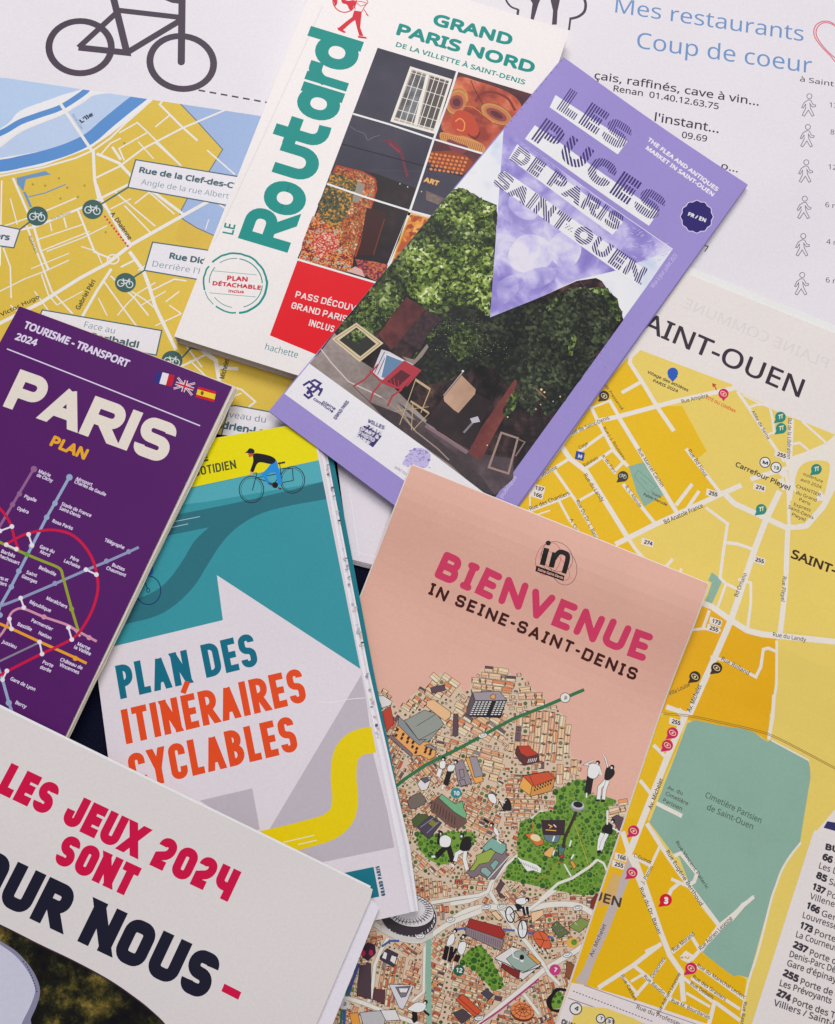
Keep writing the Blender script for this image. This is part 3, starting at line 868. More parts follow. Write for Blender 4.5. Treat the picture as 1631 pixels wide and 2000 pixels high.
    p.text('map_title', 'de Saint-Ouen', Y6('680,835 1020,985'), 11.5, '#4d6458', bold=.02)
    t = C('#4f463a'); T_ = lambda Zf, s, e, h, b=.02: p.text('street_name', s, Zf(e), h, t, bold=b)
    T_(Y4, 'Rue Ampère', '1230,520 1440,470', 7.5); T_(Y4, 'Rue de Saint-Denis', '340,775 655,645', 7.5); T_(Y4, 'de Pressensé', '612,380 748,575', 6)
    T_(Y4, 'Rue J.-J. Rousseau', '600,715 765,970', 6); T_(Y4, 'Rue Marcel Cachin', '872,890 1065,1185', 7.5); T_(Y4, 'Rue Bd Finot', '1275,895 1410,1105', 7.5); T_(Y4, 'Cage', '418,885 485,845', 6.5)
    T_(Y4, 'Rabelais', '455,1025 565,960', 6.5); T_(Y4, 'R. du Parc', '590,940 690,1075', 6.5); T_(Y4, 'Rue du Landy', '445,1090 590,1305', 8); T_(Y4, 'R. S. Allende', '775,1185 890,1350', 7)
    T_(Y4, 'Soubise', '115,1105 240,1035', 7); T_(Y4, 'Rue des Chantiers', '25,1372 340,1245', 8); T_(Y4, 'Rue Du Dr. L. Basch', '385,1295 550,1620', 7.5); T_(Y4, 'A. Cipriani', '335,1440 420,1620', 7); T_(Y4, 'Bd Anatole France', '1095,1480 1400,1345', 8.5)
    T_(Y4, 'Stade', '985,1240 1060,1275', 5.5); T_(Y4, 'Pablo Neruda', '920,1250 1105,1335', 6, .05)
    T_(Y3, 'Village des athlètes', '135,685 462,835', 6.5, .06); T_(Y3, 'PARIS 2024', '182,755 380,843', 6.5, .06)
    T_(Y3, 'Allée de Seine', '965,990 1095,1215', 6.5); T_(Y3, 'Bd de la Libération', '1258,1045 1250,1365', 7)
    T_(Y3, 'Carrefour Pleyel', '835,1425 1265,1620', 10.5, .05); T_(Y3, 'ouverture', '1375,1495 1530,1560', 6.5); T_(Y3, 'avril 2024', '1355,1540 1520,1605', 6.5)
    for s_, e in (('CHANTIER', '1320,130 1515,205'), ('du Grand', '1318,180 1480,245'), ('Paris', '1342,235 1430,275'), ('Express', '1300,275 1435,325'), ('Saint-Denis', '1255,295 1455,385'), ('Pleyel', '1285,355 1390,400')): T_(Y5, s_, e, 6.8)
    T_(Y5, 'Bd Ornano', '855,1005 930,820', 7.5); T_(Y5, 'Rue Pleyel', '1215,838 1200,1035', 7.5); T_(Y5, 'Rue du Landy', '1135,1315 1400,1360', 8); T_(Y5, 'Rue Rolland', '722,1505 940,1625', 8)
    T_(Y5, 'Villa Louise', '315,1790 480,1710', 7.5); T_(Y5, 'Av. Michelet', '480,1925 570,1710', 9, .03)
    T_(Y6, 'Av. Michelet', '275,838 362,615', 8.5, .03); T_(Y6, 'Av. du', '390,685 500,730', 7.5); T_(Y6, 'Cimetière', '375,728 540,808', 7.5); T_(Y6, 'Parisien', '357,778 495,845', 7.5)
    T_(Y6, 'Rue Vincent Palaric', '452,1080 680,1425', 7); T_(Y6, 'Rue Eugène Berthoud', '380,1148 635,1550', 8, .03); T_(Y6, 'Rue du Dr. Bauer', '185,1420 325,1765', 8, .03); T_(Y6, 'C.Guinot', '142,1185 270,1240', 7); T_(Y6, 'J. Perrin', '215,1390 288,1265', 7)
    T_(Y6, 'Rue Adrien Lesesne', '640,1880 875,1645', 8); T_(Y6, 'Rue Morand', '440,1890 595,1765', 8)
    T_(Y7, 'Av. Michelet', '315,935 425,680', 8); T_(Y7, 'Rue Casses', '540,1085 650,1285', 7); T_(Y7, 'Desportes', '795,1105 895,950', 7); T_(Y7, 'Rue Baudin', '720,1095 880,1240', 7); T_(Y7, 'Rue Adrien Lesesne', '845,1395 1020,1070', 7)
    T_(Y7, 'Rue du Marechal Leclerc', '1145,1010 1525,1270', 7.5); T_(Y7, 'Rue des Graviers', '1110,1100 1370,1285', 7.5); T_(Y7, 'Rue Debain', '1090,1155 1270,1270', 7.5); T_(Y7, 'Rue M. Bourdarias', '940,1290 1245,1430', 7); T_(Y7, 'Rue du Professeur Gosset', '662,1345 1200,1560', 8); T_(Y7, 'Rue Basse', '1520,1290 1490,1500', 7)
    # route numbers on little white plates
    for Zf, s_, c in ((Y3, '255', '1205,1335'), (Y3, '274', '1035,1595'), (Y4, '255', '1475,1235'), (Y4, '274', '960,1625'), (Y4, '137', '95,1195'), (Y4, '166', '80,1245'), (Y5, '255', '1030,710'), (Y5, '173', '685,1200'), (Y5, '255', '665,1255'), (Y6, '255', '455,190'), (Y7, '166', '545,140'), (Y7, '255', '525,200')):
        x, y = Zf(c)[0]
        pl = [(x - 12, y - 10), (x + 12, y - 2), (x + 9, y + 10), (x - 14, y + 3)]
        p.uid += 1; nm = f'route_number#{p.uid}'; p.poly(nm, pl, '#dfd6cc'); p.text(nm, s_, [(x - 9, y + 2), (x + 8, y + 7)], 8.5, '#3d3432', bold=.08)
    # pins
    def pin(Zf, q, col, r=10, up=False, eye=True, ring='#f3c9a0'):
        x, y = Zf(q)[0]; p.uid += 1; nm = f'map_pin#{p.uid}'; p.pin = nm
        p.poly(nm, ell(x, y, r, n=22), col)
        tail = [(x - r * .5, y + r * .6), (x + r * .5, y + r * .7), (x, y + r * 1.5)] if up else [(x - r * .8, y + r * .2), (x + r * .2, y + r * .95), (x - r * 1.25, y + r * 1.15)]
        p.poly(nm, tail, col)
        if eye:
            p.line(nm, ell(x, y, r * .62, r * .4, 35, 14), 1.4, ring, closed=True); p.poly(nm, ell(x, y, r * .2, n=8), ring)
    pin(Y3, '342,685', '#2a58b0', 10.5, True, False); p.poly(p.pin, PX('1304,735 1324,735 1314,746'), '#2a58b0')
    pin(Y3, '745,850', '#c9245c', 10, True)
    pin(Y4, '610,460', '#3b352b', 10); pin(Y4, '760,1100', '#3a3a36', 10.5, eye=False); bike_glyph(p, Y4('760,1095')[0], 3.0, C('#c8c8b8'), .3)
    for q in ('430,270', '392,362', '142,995', '130,1305'): pin(Y6, q, '#c41c5a', 11)
    pin(Y7, '1100,1025', '#c41c5a', 11.5)
    pin(Y6, '380,1505', '#cf1430', 12, eye=False); p.text(p.pin, '3', Y6('365,1533 397,1537'), 13, '#f0e0dc', bold=.1)
    pin(Y5, '515,1638', '#3a2c1a', 11); pin(Y5, '688,1568', '#3a2c1a', 11)
    for Zf, q in ((Y3, '1197,1035'), (Y3, '1203,1125'), (Y3, '1483,1450'), (Y5, '1043,305')):
        pin(Zf, q, '#2b8478', 10.5, eye=False); x, y = Zf(q)[0]; p.line(p.pin, [(x - 4, y - 3), (x + 5, y - 5)], 1.8, '#e3dcae'); p.line(p.pin, [(x - 2, y + 4), (x - 1, y - 3)], 1.6, '#e3dcae'); p.line(p.pin, [(x + 3, y + 3), (x + 3, y - 4)], 1.6, '#e3dcae')
    for q, s_ in (('1075,1395', 'M'), ('1162,1435', '13')):
        x, y = Y3(q)[0]; p.uid += 1; nm = f'station_sign#{p.uid}'; p.poly(nm, ell(x, y, 10, n=22), '#e6e0da'); p.line(nm, ell(x, y, 10, n=22), 1.8, '#3a3236', closed=True)
        p.text(nm, s_, [(x - 5.5, y + 3), (x + 5.5, y + 5.5)], 7.5, '#3a3236', bold=.1)
    x, y = Y4('417,937')[0]; nm = 'hospital_sign#1'; p.poly(nm, [(x - 7, y - 10), (x + 10, y - 6), (x + 7, y + 10), (x - 10, y + 6)], '#2b4590'); p.text(nm, 'H', [(x - 4.5, y + 4), (x + 3.5, y + 6)], 9, '#dfe3ee', bold=.12)
    p.line('red_arrow', Y3('690,820 665,770'), 2.2, '#c43b30'); p.poly('red_arrow', Y3('655,765 690,778 660,800'), '#c43b30')
    p.text('street_name', 'CITÉ DU CINÉMA', Y3('598,885 838,1003'), 6.5, '#cf5a36', bold=.04)
    # list of bus lines down the side
    K = '#38333a'; K2 = '#4a454b'
    p.poly('white_margin', [*Y8('1165,-100 1700,-60 1700,2600 290,2600 490,2000')], '#ddd6d2')
    p.poly('bus_list', Y8('1310,-200 1600,-150 1590,-40 1270,-130'), '#33315f')
    p.text('bus_list', 'BUS', Y8('1285,108 1500,165'), 12.5, K, bold=.09)
    rows = [('66', '1250,215 1362,252', 'Clichy', '1385,262', ''), ]
    def row(num, e, rest, x1, x2=None):
        (a, b), (c, d) = [tuple(map(float, q.split(','))) for q in e.split()]
        p.text('bus_list', num, Y8(e), 14, K, bold=.09)
        if rest:
            sl = (d - b) / (c - a); L = len(rest) * 43
            xx, yy = c + 28, d + 28 * sl
            p.text('bus_list', rest, Y8([(xx, yy), (xx + L, yy + L * .36)]), 12, K2, bold=.02)
    def sub(s_, a, b):
        L = len(s_) * 40
        p.text('bus_list', s_, Y8([(a, b), (a + L, b + L * .355)]), 12, K2, bold=.02)
    row('66', '1248,215 1358,262', 'Opéra Clichy', 0); sub('Les Docks Saint', 1215, 310)
    row('85', '1180,412 1295,468', 'Saint-Denis', 0)
    row('137', '1140,535 1275,600', 'Porte de Clignan', 0); sub('Villeneuve-la-G', 1115, 640)
    row('166', '1075,740 1215,812', 'Gennevilliers', 0); sub('Louvresses Colo', 1038, 845)
    row('173', '1005,955 1140,1018', 'Porte de Clichy', 0); sub('La Courneuve 8 M', 965, 1055)
    row('237', '930,1165 1085,1238', 'Porte des Pou', 0); sub('Denis-Parc Départem', 895, 1268); sub('Gare d’épinay-sur-S', 868, 1365)
    row('255', '820,1470 985,1552', 'Porte de Clignan', 0); sub('Les Prévoyants', 788, 1582)
    row('274', '750,1685 900,1760', 'Porte des Ternes', 0); sub('Villiers / Saint-Denis', 722, 1795)
    p.finish(on=base)
build_town_map()

# ------------------------------------------------------------------ plain white booklet, mostly covered
def build_booklet():
    zf = flat(3.3)
    p = Page('white_booklet', 'plain white booklet mostly hidden between the lilac leaflet and the pink brochure', 'booklet',
             [(640, 770), (684, 1092), (900, 1146), (960, 820)], zf)
    b = p.slab('cover', p.corners, C('#d9d2d8', wave=1.6), .0003)
    for i in range(5):
        e = i + 1
        p.slab('page', [(650 - 1.0 * e + (i % 2), 772), (684 - .6 * e, 1092 + 1.6 * e), (900, 1146 + 2 * e), (960, 820)], C('#d5cdd2'), .0003, dz=.0004 * e)
    p.line('fold_highlight', PX('672,885 702,1085'), 1.4, '#ebe4ea')  # highlights along the folds, painted on as pale lines
    p.line('fold_highlight', PX('688,1075 735,1088'), 1.2, '#ebe4ea')
    p.finish(on=b)
build_booklet()
# ------------------------------------------------------------------ white guidebook
def build_guide():
    zf = flat(8.6)
    cor = [(634, -86), (1112, 60), (857, 820), (340, 657)]
    p = Page('guidebook', 'thick white paperback guidebook with large green lettering up its side and a red panel', 'guidebook', cor, zf)
    base = p.slab('cover', cor, C('#e0dad6', rough=.36), .0003)
    inner = [(640, -78), (1107, 66), (853, 815), (344, 653)]
    # page block: thin bundles of leaves, each a little out of line
    rnd = random.Random(3)
    pg = C('#cfc0b4')
    xyc = p.un(inner, -.0003)
    for i in range(14):
        z1 = .0083 - i * .00054
        j = [(q[0] + rnd.uniform(-.00022, .00022), q[1] + rnd.uniform(-.00022, .00022)) for q in xyc]
        T = tess(j); n = len(j)
        up = np.concatenate([T, np.full((len(T), 3, 1), z1)], 2); dn = np.concatenate([T, np.full((len(T), 3, 1), z1 - .0005)], 2)
        sd = []
        for a in range(n):
            A, B = j[a], j[(a + 1) % n]
            sd += [[[*A, z1], [*B, z1], [*B, z1 - .0005]], [[*A, z1], [*B, z1 - .0005], [*A, z1 - .0005]]]
        p.mesh_obj('page', [(up, pg), (dn, pg)], raw=[(np.array(sd), pg)])
        xyb = p.xy; bt = tess(xyb)
    sd = []
    for z1 in (.0006,):
        for a in range(4):
            A, B = xyb[a], xyb[(a + 1) % 4]
            sd += [[[*A, z1], [*B, z1], [*B, z1 - .00035]], [[*A, z1], [*B, z1 - .00035], [*A, z1 - .00035]]]
        wm = C('#e0dad6', rough=.36)
        sh = np.array([0, 0, .0009])
        up = np.concatenate([bt, np.full((len(bt), 3, 1), z1)], 2) + sh; dn = np.concatenate([bt, np.full((len(bt), 3, 1), z1 - .00035)], 2) + sh
        p.mesh_obj('back_cover', [(up, wm), (dn, wm)], raw=[(np.array(sd) + sh, wm)])
    # spine along the left edge
    A, B = xyb[0], xyb[3]; d = (B - A) / np.linalg.norm(B - A); nrm = np.array([d[1], -d[0]])
    if nrm @ (xyb.mean(0) - A) < 0: nrm = -nrm
    sd = []
    for k0, k1 in ((0, .0003),):
        P = [A + nrm * k0, B + nrm * k0, B + nrm * k1, A + nrm * k1]
        for a in range(4):
            X, Y = P[a], P[(a + 1) % 4]
            sd += [[[*X, .00828], [*Y, .00828], [*Y, .00155]], [[*X, .00828], [*Y, .00155], [*X, .00155]]]
    p.mesh_obj('spine', [(np.concatenate([tess(P), np.full((2, 3, 1), .00828)], 2), wm)], raw=[(np.array(sd), wm)])
    TE = C('#00887f')
    # crease by the spine, its lit and shaded sides painted as two lines
    p.line('spine_crease_shading', Z3('1035,40 700,780 300,1640'), 1.4, '#e9e4de'); p.line('spine_crease_shading', Z3('1041,44 706,784 306,1644'), 1.0, '#cfc9c6')
    p.text('title_lettering', 'GRAND', Z4('678,160 1190,300'), 27, TE, bold=.075, res=5)
    p.text('title_lettering', 'PARIS NORD', Z4('442,225 1335,480'), 27, TE, bold=.075, res=5)
    p.text('title_lettering', 'DE LA VILLETTE À SAINT-DENIS', Z4('440,302 1280,552'), 11, TE, bold=.05)
    # side lettering reads upward
    e0, e1 = Z5('695,355')[0], Z3('1325,290')[0]
    p.text('side_lettering', 'LE', Z5('362,248 378,185'), 20, TE, bold=.03)
    def letter(ch, a, b, h, t, wf=1.0, cr=.34):
        p.stext('side_lettering', ch, [a, b], h, TE, wf=wf, t=t, cr=cr, gap=.1, cap='square')
    letter('R', Z5('695,357')[0], Z5('768,150')[0], 94, .22, .78, .2)
    letter('o', Z5('748,110')[0], Z3('930,1255')[0], 0.1, .22) if 0 else None
    # round letters are given their own place along the side
    def side(pts_start, pts_end, ch, h, t=.24, cr=.4):
        p.stext('side_lettering', ch, [pts_start, pts_end], h, TE, wf=1.0, t=t, cr=cr, gap=.1)
    B0 = np.array(Z5('695,357')[0]); B1 = np.array(Z3('1322,285')[0])
    u = (B1 - B0) / np.linalg.norm(B1 - B0)
    Lt = np.linalg.norm(B1 - B0)
    at = lambda f: tuple(B0 + u * Lt * f)
    side(at(.155), at(.305), 'o', 97); side(at(.325), at(.475), 'u', 97); side(at(.480), at(.590), 't', 97, t=.23, cr=.25)
    side(at(.605), at(.755), 'a', 97); side(at(.765), at(.855), 'r', 97, t=.24); side(at(.845), at(1.0), 'd', 97)
    # walking figure with a globe
    RD = C('#cb2334')
    F = 'walking_emblem'
    g = Z4('110,10')[0]; p.line(F, ell(g[0], g[1] - 3, 23, 24, n=26), 2.4, RD, closed=True)
    p.poly(F, smooth(Z4('90,-10 130,5 170,0 185,20 165,45 160,70 140,60 125,30 95,20'), 3, True), RD)
    p.poly(F, smooth(Z4('35,-20 60,-10 62,20 50,40 42,20'), 3, True), RD)
    p.poly(F, Z4('172,68 222,75 215,140 212,180 232,235 205,232 190,180 178,130 150,150 95,200 72,180 120,140 160,110'), RD)
    p.poly(F, Z4('62,178 78,182 120,208 108,215 68,196'), RD); p.poly(F, Z4('195,232 250,240 256,252 200,246'), RD)
    p.line(F, smooth(Z4('180,62 175,30 200,10 250,20 235,50 222,78'), 3), 1.6, RD); p.line(F, smooth(Z4('215,-10 245,-6 262,15 240,35'), 3), 1.5, RD); p.line(F, Z4('235,60 265,105 250,92'), 1.6, RD)
    p.line(F, Z4('190,20 215,40 240,30'), 1.4, RD)
    # stamp
    S_ = 'stamp_print'
    rnd = random.Random(5)
    c = (459.5, 553)
    for a0, a1, w in ((-150, -20, 4), (-22, 70, 4.5), (75, 115, 3.2), (120, 150, 1.6), (152, 200, 3.4)):
        pts = ell(c[0], c[1], 62, 58, 14, int((a1 - a0) / 7), a0, a1)
        pts = [(x + rnd.uniform(-.6, .6), y + rnd.uniform(-.6, .6)) for x, y in pts]
        p.line(S_, pts, w, TE)
    for a0, a1, w in ((-140, -100, 1.6), (-95, -15, 2.2), (-10, 60, 1.8), (85, 130, 1.4), (165, 205, 1.8)):
        p.line(S_, ell(c[0] + 1, c[1], 52, 48, 14, 14, a0, a1), w, TE)
    p.line(S_, Z5('240,467 505,492'), 1.0, TE); p.line(S_, Z5('215,602 500,627'), 1.0, TE)
    CR = '#c02039'
    p.text(S_, 'PLAN', Z5('322,527 450,535'), 11, CR, bold=.09); p.text(S_, 'DÉTACHABLE', Z5('233,556 532,585'), 9.5, CR, bold=.09); p.text(S_, 'inclus', Z5('332,600 428,606'), 7, CR, bold=.08)
    # red panel
    RP = C('#d8091c', wear=.1)
    p.poly('red_panel', PX('581,508.5 765,563 660,710 527,655'), RP)
    cream = '#f0dedb'
    ps = lambda s_, e, h: p.stext('panel_lettering', s_, Y1(e), h, cream, wf=.5, t=.165, cr=.22, gap=.15, sp=.3)
    ps('PASS DÉCOUVERTE', '248,262 770,388', 13.5); ps('GRAND PARIS NORD', '222,332 735,462', 13.5); ps('INCLUS', '334,443 492,486', 13.5)
    p.text('publisher_lettering', 'hachette', Y1('55,595 262,650'), 13, '#3c7f82')
    # cover photograph: six panes
    dark = photo_mat('print_dark_wall', [(0.2, '#2e2c3a'), (.6, '#3b3948'), (.9, '#4a4552')], 90, 5, 30, 'noise')
    blk = photo_mat('print_black_shop', [(0.2, '#171216'), (.6, '#241b20'), (.9, '#3a2a2c')], 300, 6, 60, 'noise')
    mosaic = photo_mat('print_mosaic', [(0.0, '#3a1512'), (.3, '#9c3a1c'), (.5, '#c9763a'), (.65, '#31402f'), (.8, '#d9a070'), (1, '#e8d2b8')], 1500, 5, 190, 'leaf', bigw=.4)
    PH_ = 'cover_photograph'
    p.clips[PH_] = p.un(PX('737.6,93 1060,190 935,611 578,506'))
    O = Z4('325,310 845,455 1330,610')  # top edge
    # colour fields over the whole picture area
    p.poly(PH_, [*Z4('325,310 1335,612 1100,1000 800,1450'), *Z5('1440,90 1235,545 755,405')], dark)
    # lower shop front
    p.poly(PH_, [*Z4('55,1075 320,1130 590,1230'), *Z5('1440,95 1310,420 1240,545 755,392')], blk)
    p.poly(PH_, [*Z4('55,1070 235,1120 318,1175 300,1290'), *Z5('1100,380 1090,460 1080,480 760,400')], mosaic)
    red_fr = C('#a33a22')
    p.line(PH_, Z4('30,1140 60,1078 230,1118 305,1160 318,1230') + Z5('1160,230 1110,380'), 3.0, red_fr)
    p.poly(PH_, [*Z4('0,1200 20,1120 130,1150 200,1180 160,1330 60,1500'), *Z5('900,200 880,60')], photo_mat('print_bush', [(0, '#1f2a20'), (.4, '#3b4632'), (.6, '#6b5a2c'), (.8, '#c78a35')], 1200, 5, 120, 'leaf', bigw=.3))
    p.poly(PH_, Z4('195,1180 245,1200 200,1320 160,1310'), '#8e8578')
    fl = photo_mat('print_flowers', [(0, '#2b1118'), (.3, '#7c1f25'), (.45, '#c4462a'), (.6, '#d9952f'), (.75, '#8fa39a'), (1, '#e6cfc0')], 1700, 5, 260, 'leaf', bigw=.4)
    p.poly(PH_, Z5('800,200 850,130 1020,220 1030,330 1090,360 1080,470 770,400'), fl)
    p.poly(PH_, Z5('830,300 900,230 1000,240 1010,330 940,360 900,400'), photo_mat('print_redmix', [(0, '#8f1c20'), (.5, '#c8442e'), (.8, '#e2b79c')], 1600, 4, 300, 'leaf', bigw=.2))
    p.poly(PH_, Z5('1180,80 1300,110 1230,370 1130,370'), '#3a1a1a'); p.line(PH_, Z5('1290,150 1220,370'), 2, '#6d3322')
    p.poly(PH_, Z5('1110,395 1220,410 1310,430 1290,500 1240,530 1140,480'), photo_mat('print_magenta_flowers', [(0, '#3a0f2a'), (.4, '#7c2448'), (.6, '#b2573a'), (1, '#c77d3c')], 1300, 4, 150, 'leaf', bigw=.3))
    p.poly(PH_, Z5('1060,470 1110,440 1150,460 1170,505'), '#cfa59c')
    # window with white bars
    p.poly(PH_, Z4('415,785 540,440 800,520 690,865'), '#b3a59b')
    p.poly(PH_, Z4('440,760 555,460 640,490 560,800'), photo_mat('print_glass', [(0, '#2b2b33'), (.5, '#5c5a5a'), (1, '#8f989c')], 400, 4, 90, 'noise'))
    p.poly(PH_, Z4('590,810 670,495 790,530 700,845'), '#57504c')
    bar = C('#e6dcd2')
    p.line(PH_, Z4('418,785 542,440 800,520 692,862'), 5, bar, closed=True); p.line(PH_, Z4('650,485 570,815'), 6, bar)
    for f in (.16, .3, .44, .62, .74, .88):
        a = np.array(Z4('542,440')[0]) * (1 - f) + np.array(Z4('800,520')[0]) * f; b = np.array(Z4('418,785')[0]) * (1 - f) + np.array(Z4('692,862')[0]) * f
        p.line(PH_, [tuple(a), tuple(b)], 1.5, bar)
    for f in (.08, .32, .55, .78, .94):
        a = np.array(Z4('542,440')[0]) * (1 - f) + np.array(Z4('418,785')[0]) * f; b = np.array(Z4('800,520')[0]) * (1 - f) + np.array(Z4('692,862')[0]) * f
        p.line(PH_, [tuple(a), tuple(b)], 1.3, bar)
    # awning marks
    p.line(PH_, smooth(Z4('360,915 430,925 480,1000 500,1080 520,1150'), 5), 5, '#6e2a38'); p.line(PH_, smooth(Z4('400,930 470,990'), 3), 4, '#8b2f3e')
    p.line(PH_, smooth(Z4('145,820 190,850 240,870 260,910 300,890 340,880'), 4), 1.0, '#6f6a78')
    p.line(PH_, Z4('90,935 610,1075 900,1150'), 2.4, '#1d1a24'); p.line(PH_, Z4('290,1105 620,1115'), 1.0, '#4a4450')
    # painted face, a plain mural
    skin = photo_mat('print_mural_skin', [(0.25, '#8c3428'), (.5, '#b9563c'), (.75, '#d98a66')], 120, 4, 60, 'noise')
    p.poly(PH_, Z4('850,465 1330,612 1180,800 1050,985 900,1110 640,1060 720,880 800,650'), photo_mat('print_mural_dark', [(0.2, '#3a2430'), (.6, '#5a2d30'), (.9, '#7c3f38')], 160, 4, 70, 'noise'))
    p.poly(PH_, smooth(Z4('850,500 980,530 1130,580 1230,640 1260,720 1180,820 1080,960 960,950 870,900 760,860 740,790 800,600'), 4, True), skin)
    og, yl, dk2 = C('#d08440'), C('#b98c4c'), C('#4a2026')
    def eye(cx, cy, rx, ry, rot):
        X, Y_ = Z4([(cx, cy)])[0]; s_ = 1 / 3.3286
        p.poly(PH_, ell(X, Y_, rx * s_, ry * s_, rot), yl); p.poly(PH_, ell(X + 1, Y_ + 1, rx * s_ * .86, ry * s_ * .8, rot), '#c07048'); p.line(PH_, ell(X, Y_, rx * s_, ry * s_, rot), .9, '#6b3428', closed=True)
        p.poly(PH_, ell(X, Y_ + 1, rx * s_ * .66, ry * s_ * .55, rot), C('#8a4440')); p.poly(PH_, ell(X, Y_ + 1, rx * s_ * .4, ry * s_ * .3, rot), C('#5b2a30'))
    eye(838, 662, 66, 86, 24); eye(1098, 742, 112, 58, 28)
    p.line(PH_, smooth(Z4('800,570 850,560 900,600 910,660'), 4), 3, og); p.line(PH_, smooth(Z4('960,660 1000,610 1080,600 1170,640 1220,720'), 5), 5, C('#7b2f2c'))
    p.line(PH_, smooth(Z4('930,520 960,590 1010,680'), 4), 1.5, dk2)
    p.poly(PH_, smooth(Z4('840,720 930,740 980,830 970,880 900,880 830,850 800,800'), 4, True), C('#b8452f'))
    p.line(PH_, smooth(Z4('830,790 860,770 890,800 880,850 840,840'), 4), 2.4, '#e0924c'); p.line(PH_, smooth(Z4('910,870 960,900 990,860'), 4), 2.2, dk2)
    p.line(PH_, smooth(Z4('880,690 950,700 1080,800'), 4), 1.6, og)
    mst = C('#c98b50')
    p.poly(PH_, smooth(Z4('735,860 830,880 900,890 1010,940 1020,1000 900,960 800,930 740,925'), 4, True), mst)
    for i in range(22):
        f = i / 21; a = Z4([(745 + 265 * f, 866 + 75 * f)])[0]; b = Z4([(735 + 262 * f, 915 + 70 * f)])[0]; p.line(PH_, [a, b], .8, '#6b3020', step=(i == 0))
    p.poly(PH_, smooth(Z4('780,905 850,930 910,955 880,1000 800,975'), 4, True), C('#7a3a45')); p.line(PH_, Z4('790,935 890,975'), 1.5, '#3a1a24')
    p.poly(PH_, Z4('670,985 800,980 900,1010 950,1060 900,1125 760,1100 650,1050'), C('#8a3d24'))
    k = 0
    for r_ in range(5):
        for q in range(9):
            X = 680 + q * 28 - r_ * 9; Y_ = 1000 + r_ * 24 + q * 4
            if X < 655 or X > 930: continue
            c_ = Z4([(X, Y_)])[0]; p.poly(PH_, ell(c_[0], c_[1], 3.2, 2.7, 20, 8), C('#d2864a') if (q + r_) % 2 else C('#c87038'), step=False)
    p.off += DZ
    p.text('shop_lettering', 'ART', Z4('620,1182 720,1212'), 12, '#e0a860', bold=.1)
    for q in ('470,1195', '520,1215', '610,1245', '650,1265', '700,1285'):
        c_ = Z4(q)[0]; p.poly(PH_, ell(c_[0], c_[1], 1.5, n=6), '#c8b49a', step=False)
    p.off += DZ
    p.poly(PH_, Z4('640,1240 760,1290 720,1330 640,1300'), photo_mat('print_cafe', [(0.2, '#241a1e'), (.5, '#5c4a48'), (.9, '#8a7a70')], 700, 5, 60, 'noise'))
    orp = C('#d9a23e')
    p.poly(PH_, Z5('1440,120 1570,150 1480,260 1345,420 1320,420'), photo_mat('print_orange_door', [(0, '#7a2a18'), (.4, '#b2512a'), (.7, '#d98f3a'), (1, '#e6b860')], 500, 4, 80, 'leaf', bigw=.3))
    p.line(PH_, Z5('1450,105 1325,430'), 4, orp); p.line(PH_, Z5('1450,115 1575,150'), 3, orp)
    # white dividers
    wd = C('#eae4dc')
    p.line('photo_divider', Z4('845,458 780,660 690,905 600,1180 525,1400') + Z5('1442,110 1318,440'), 4.2, wd)
    p.line('photo_divider', Z4('165,740 400,808 690,905 1010,1000'), 4.0, wd)
    p.line('photo_divider', Z4('-5,1195 240,1280 525,1368 800,1440'), 4.0, wd)
    p.line('photo_divider', PX('578,505 770,562'), 3.0, wd)
    p.finish(on=base)
build_guide()

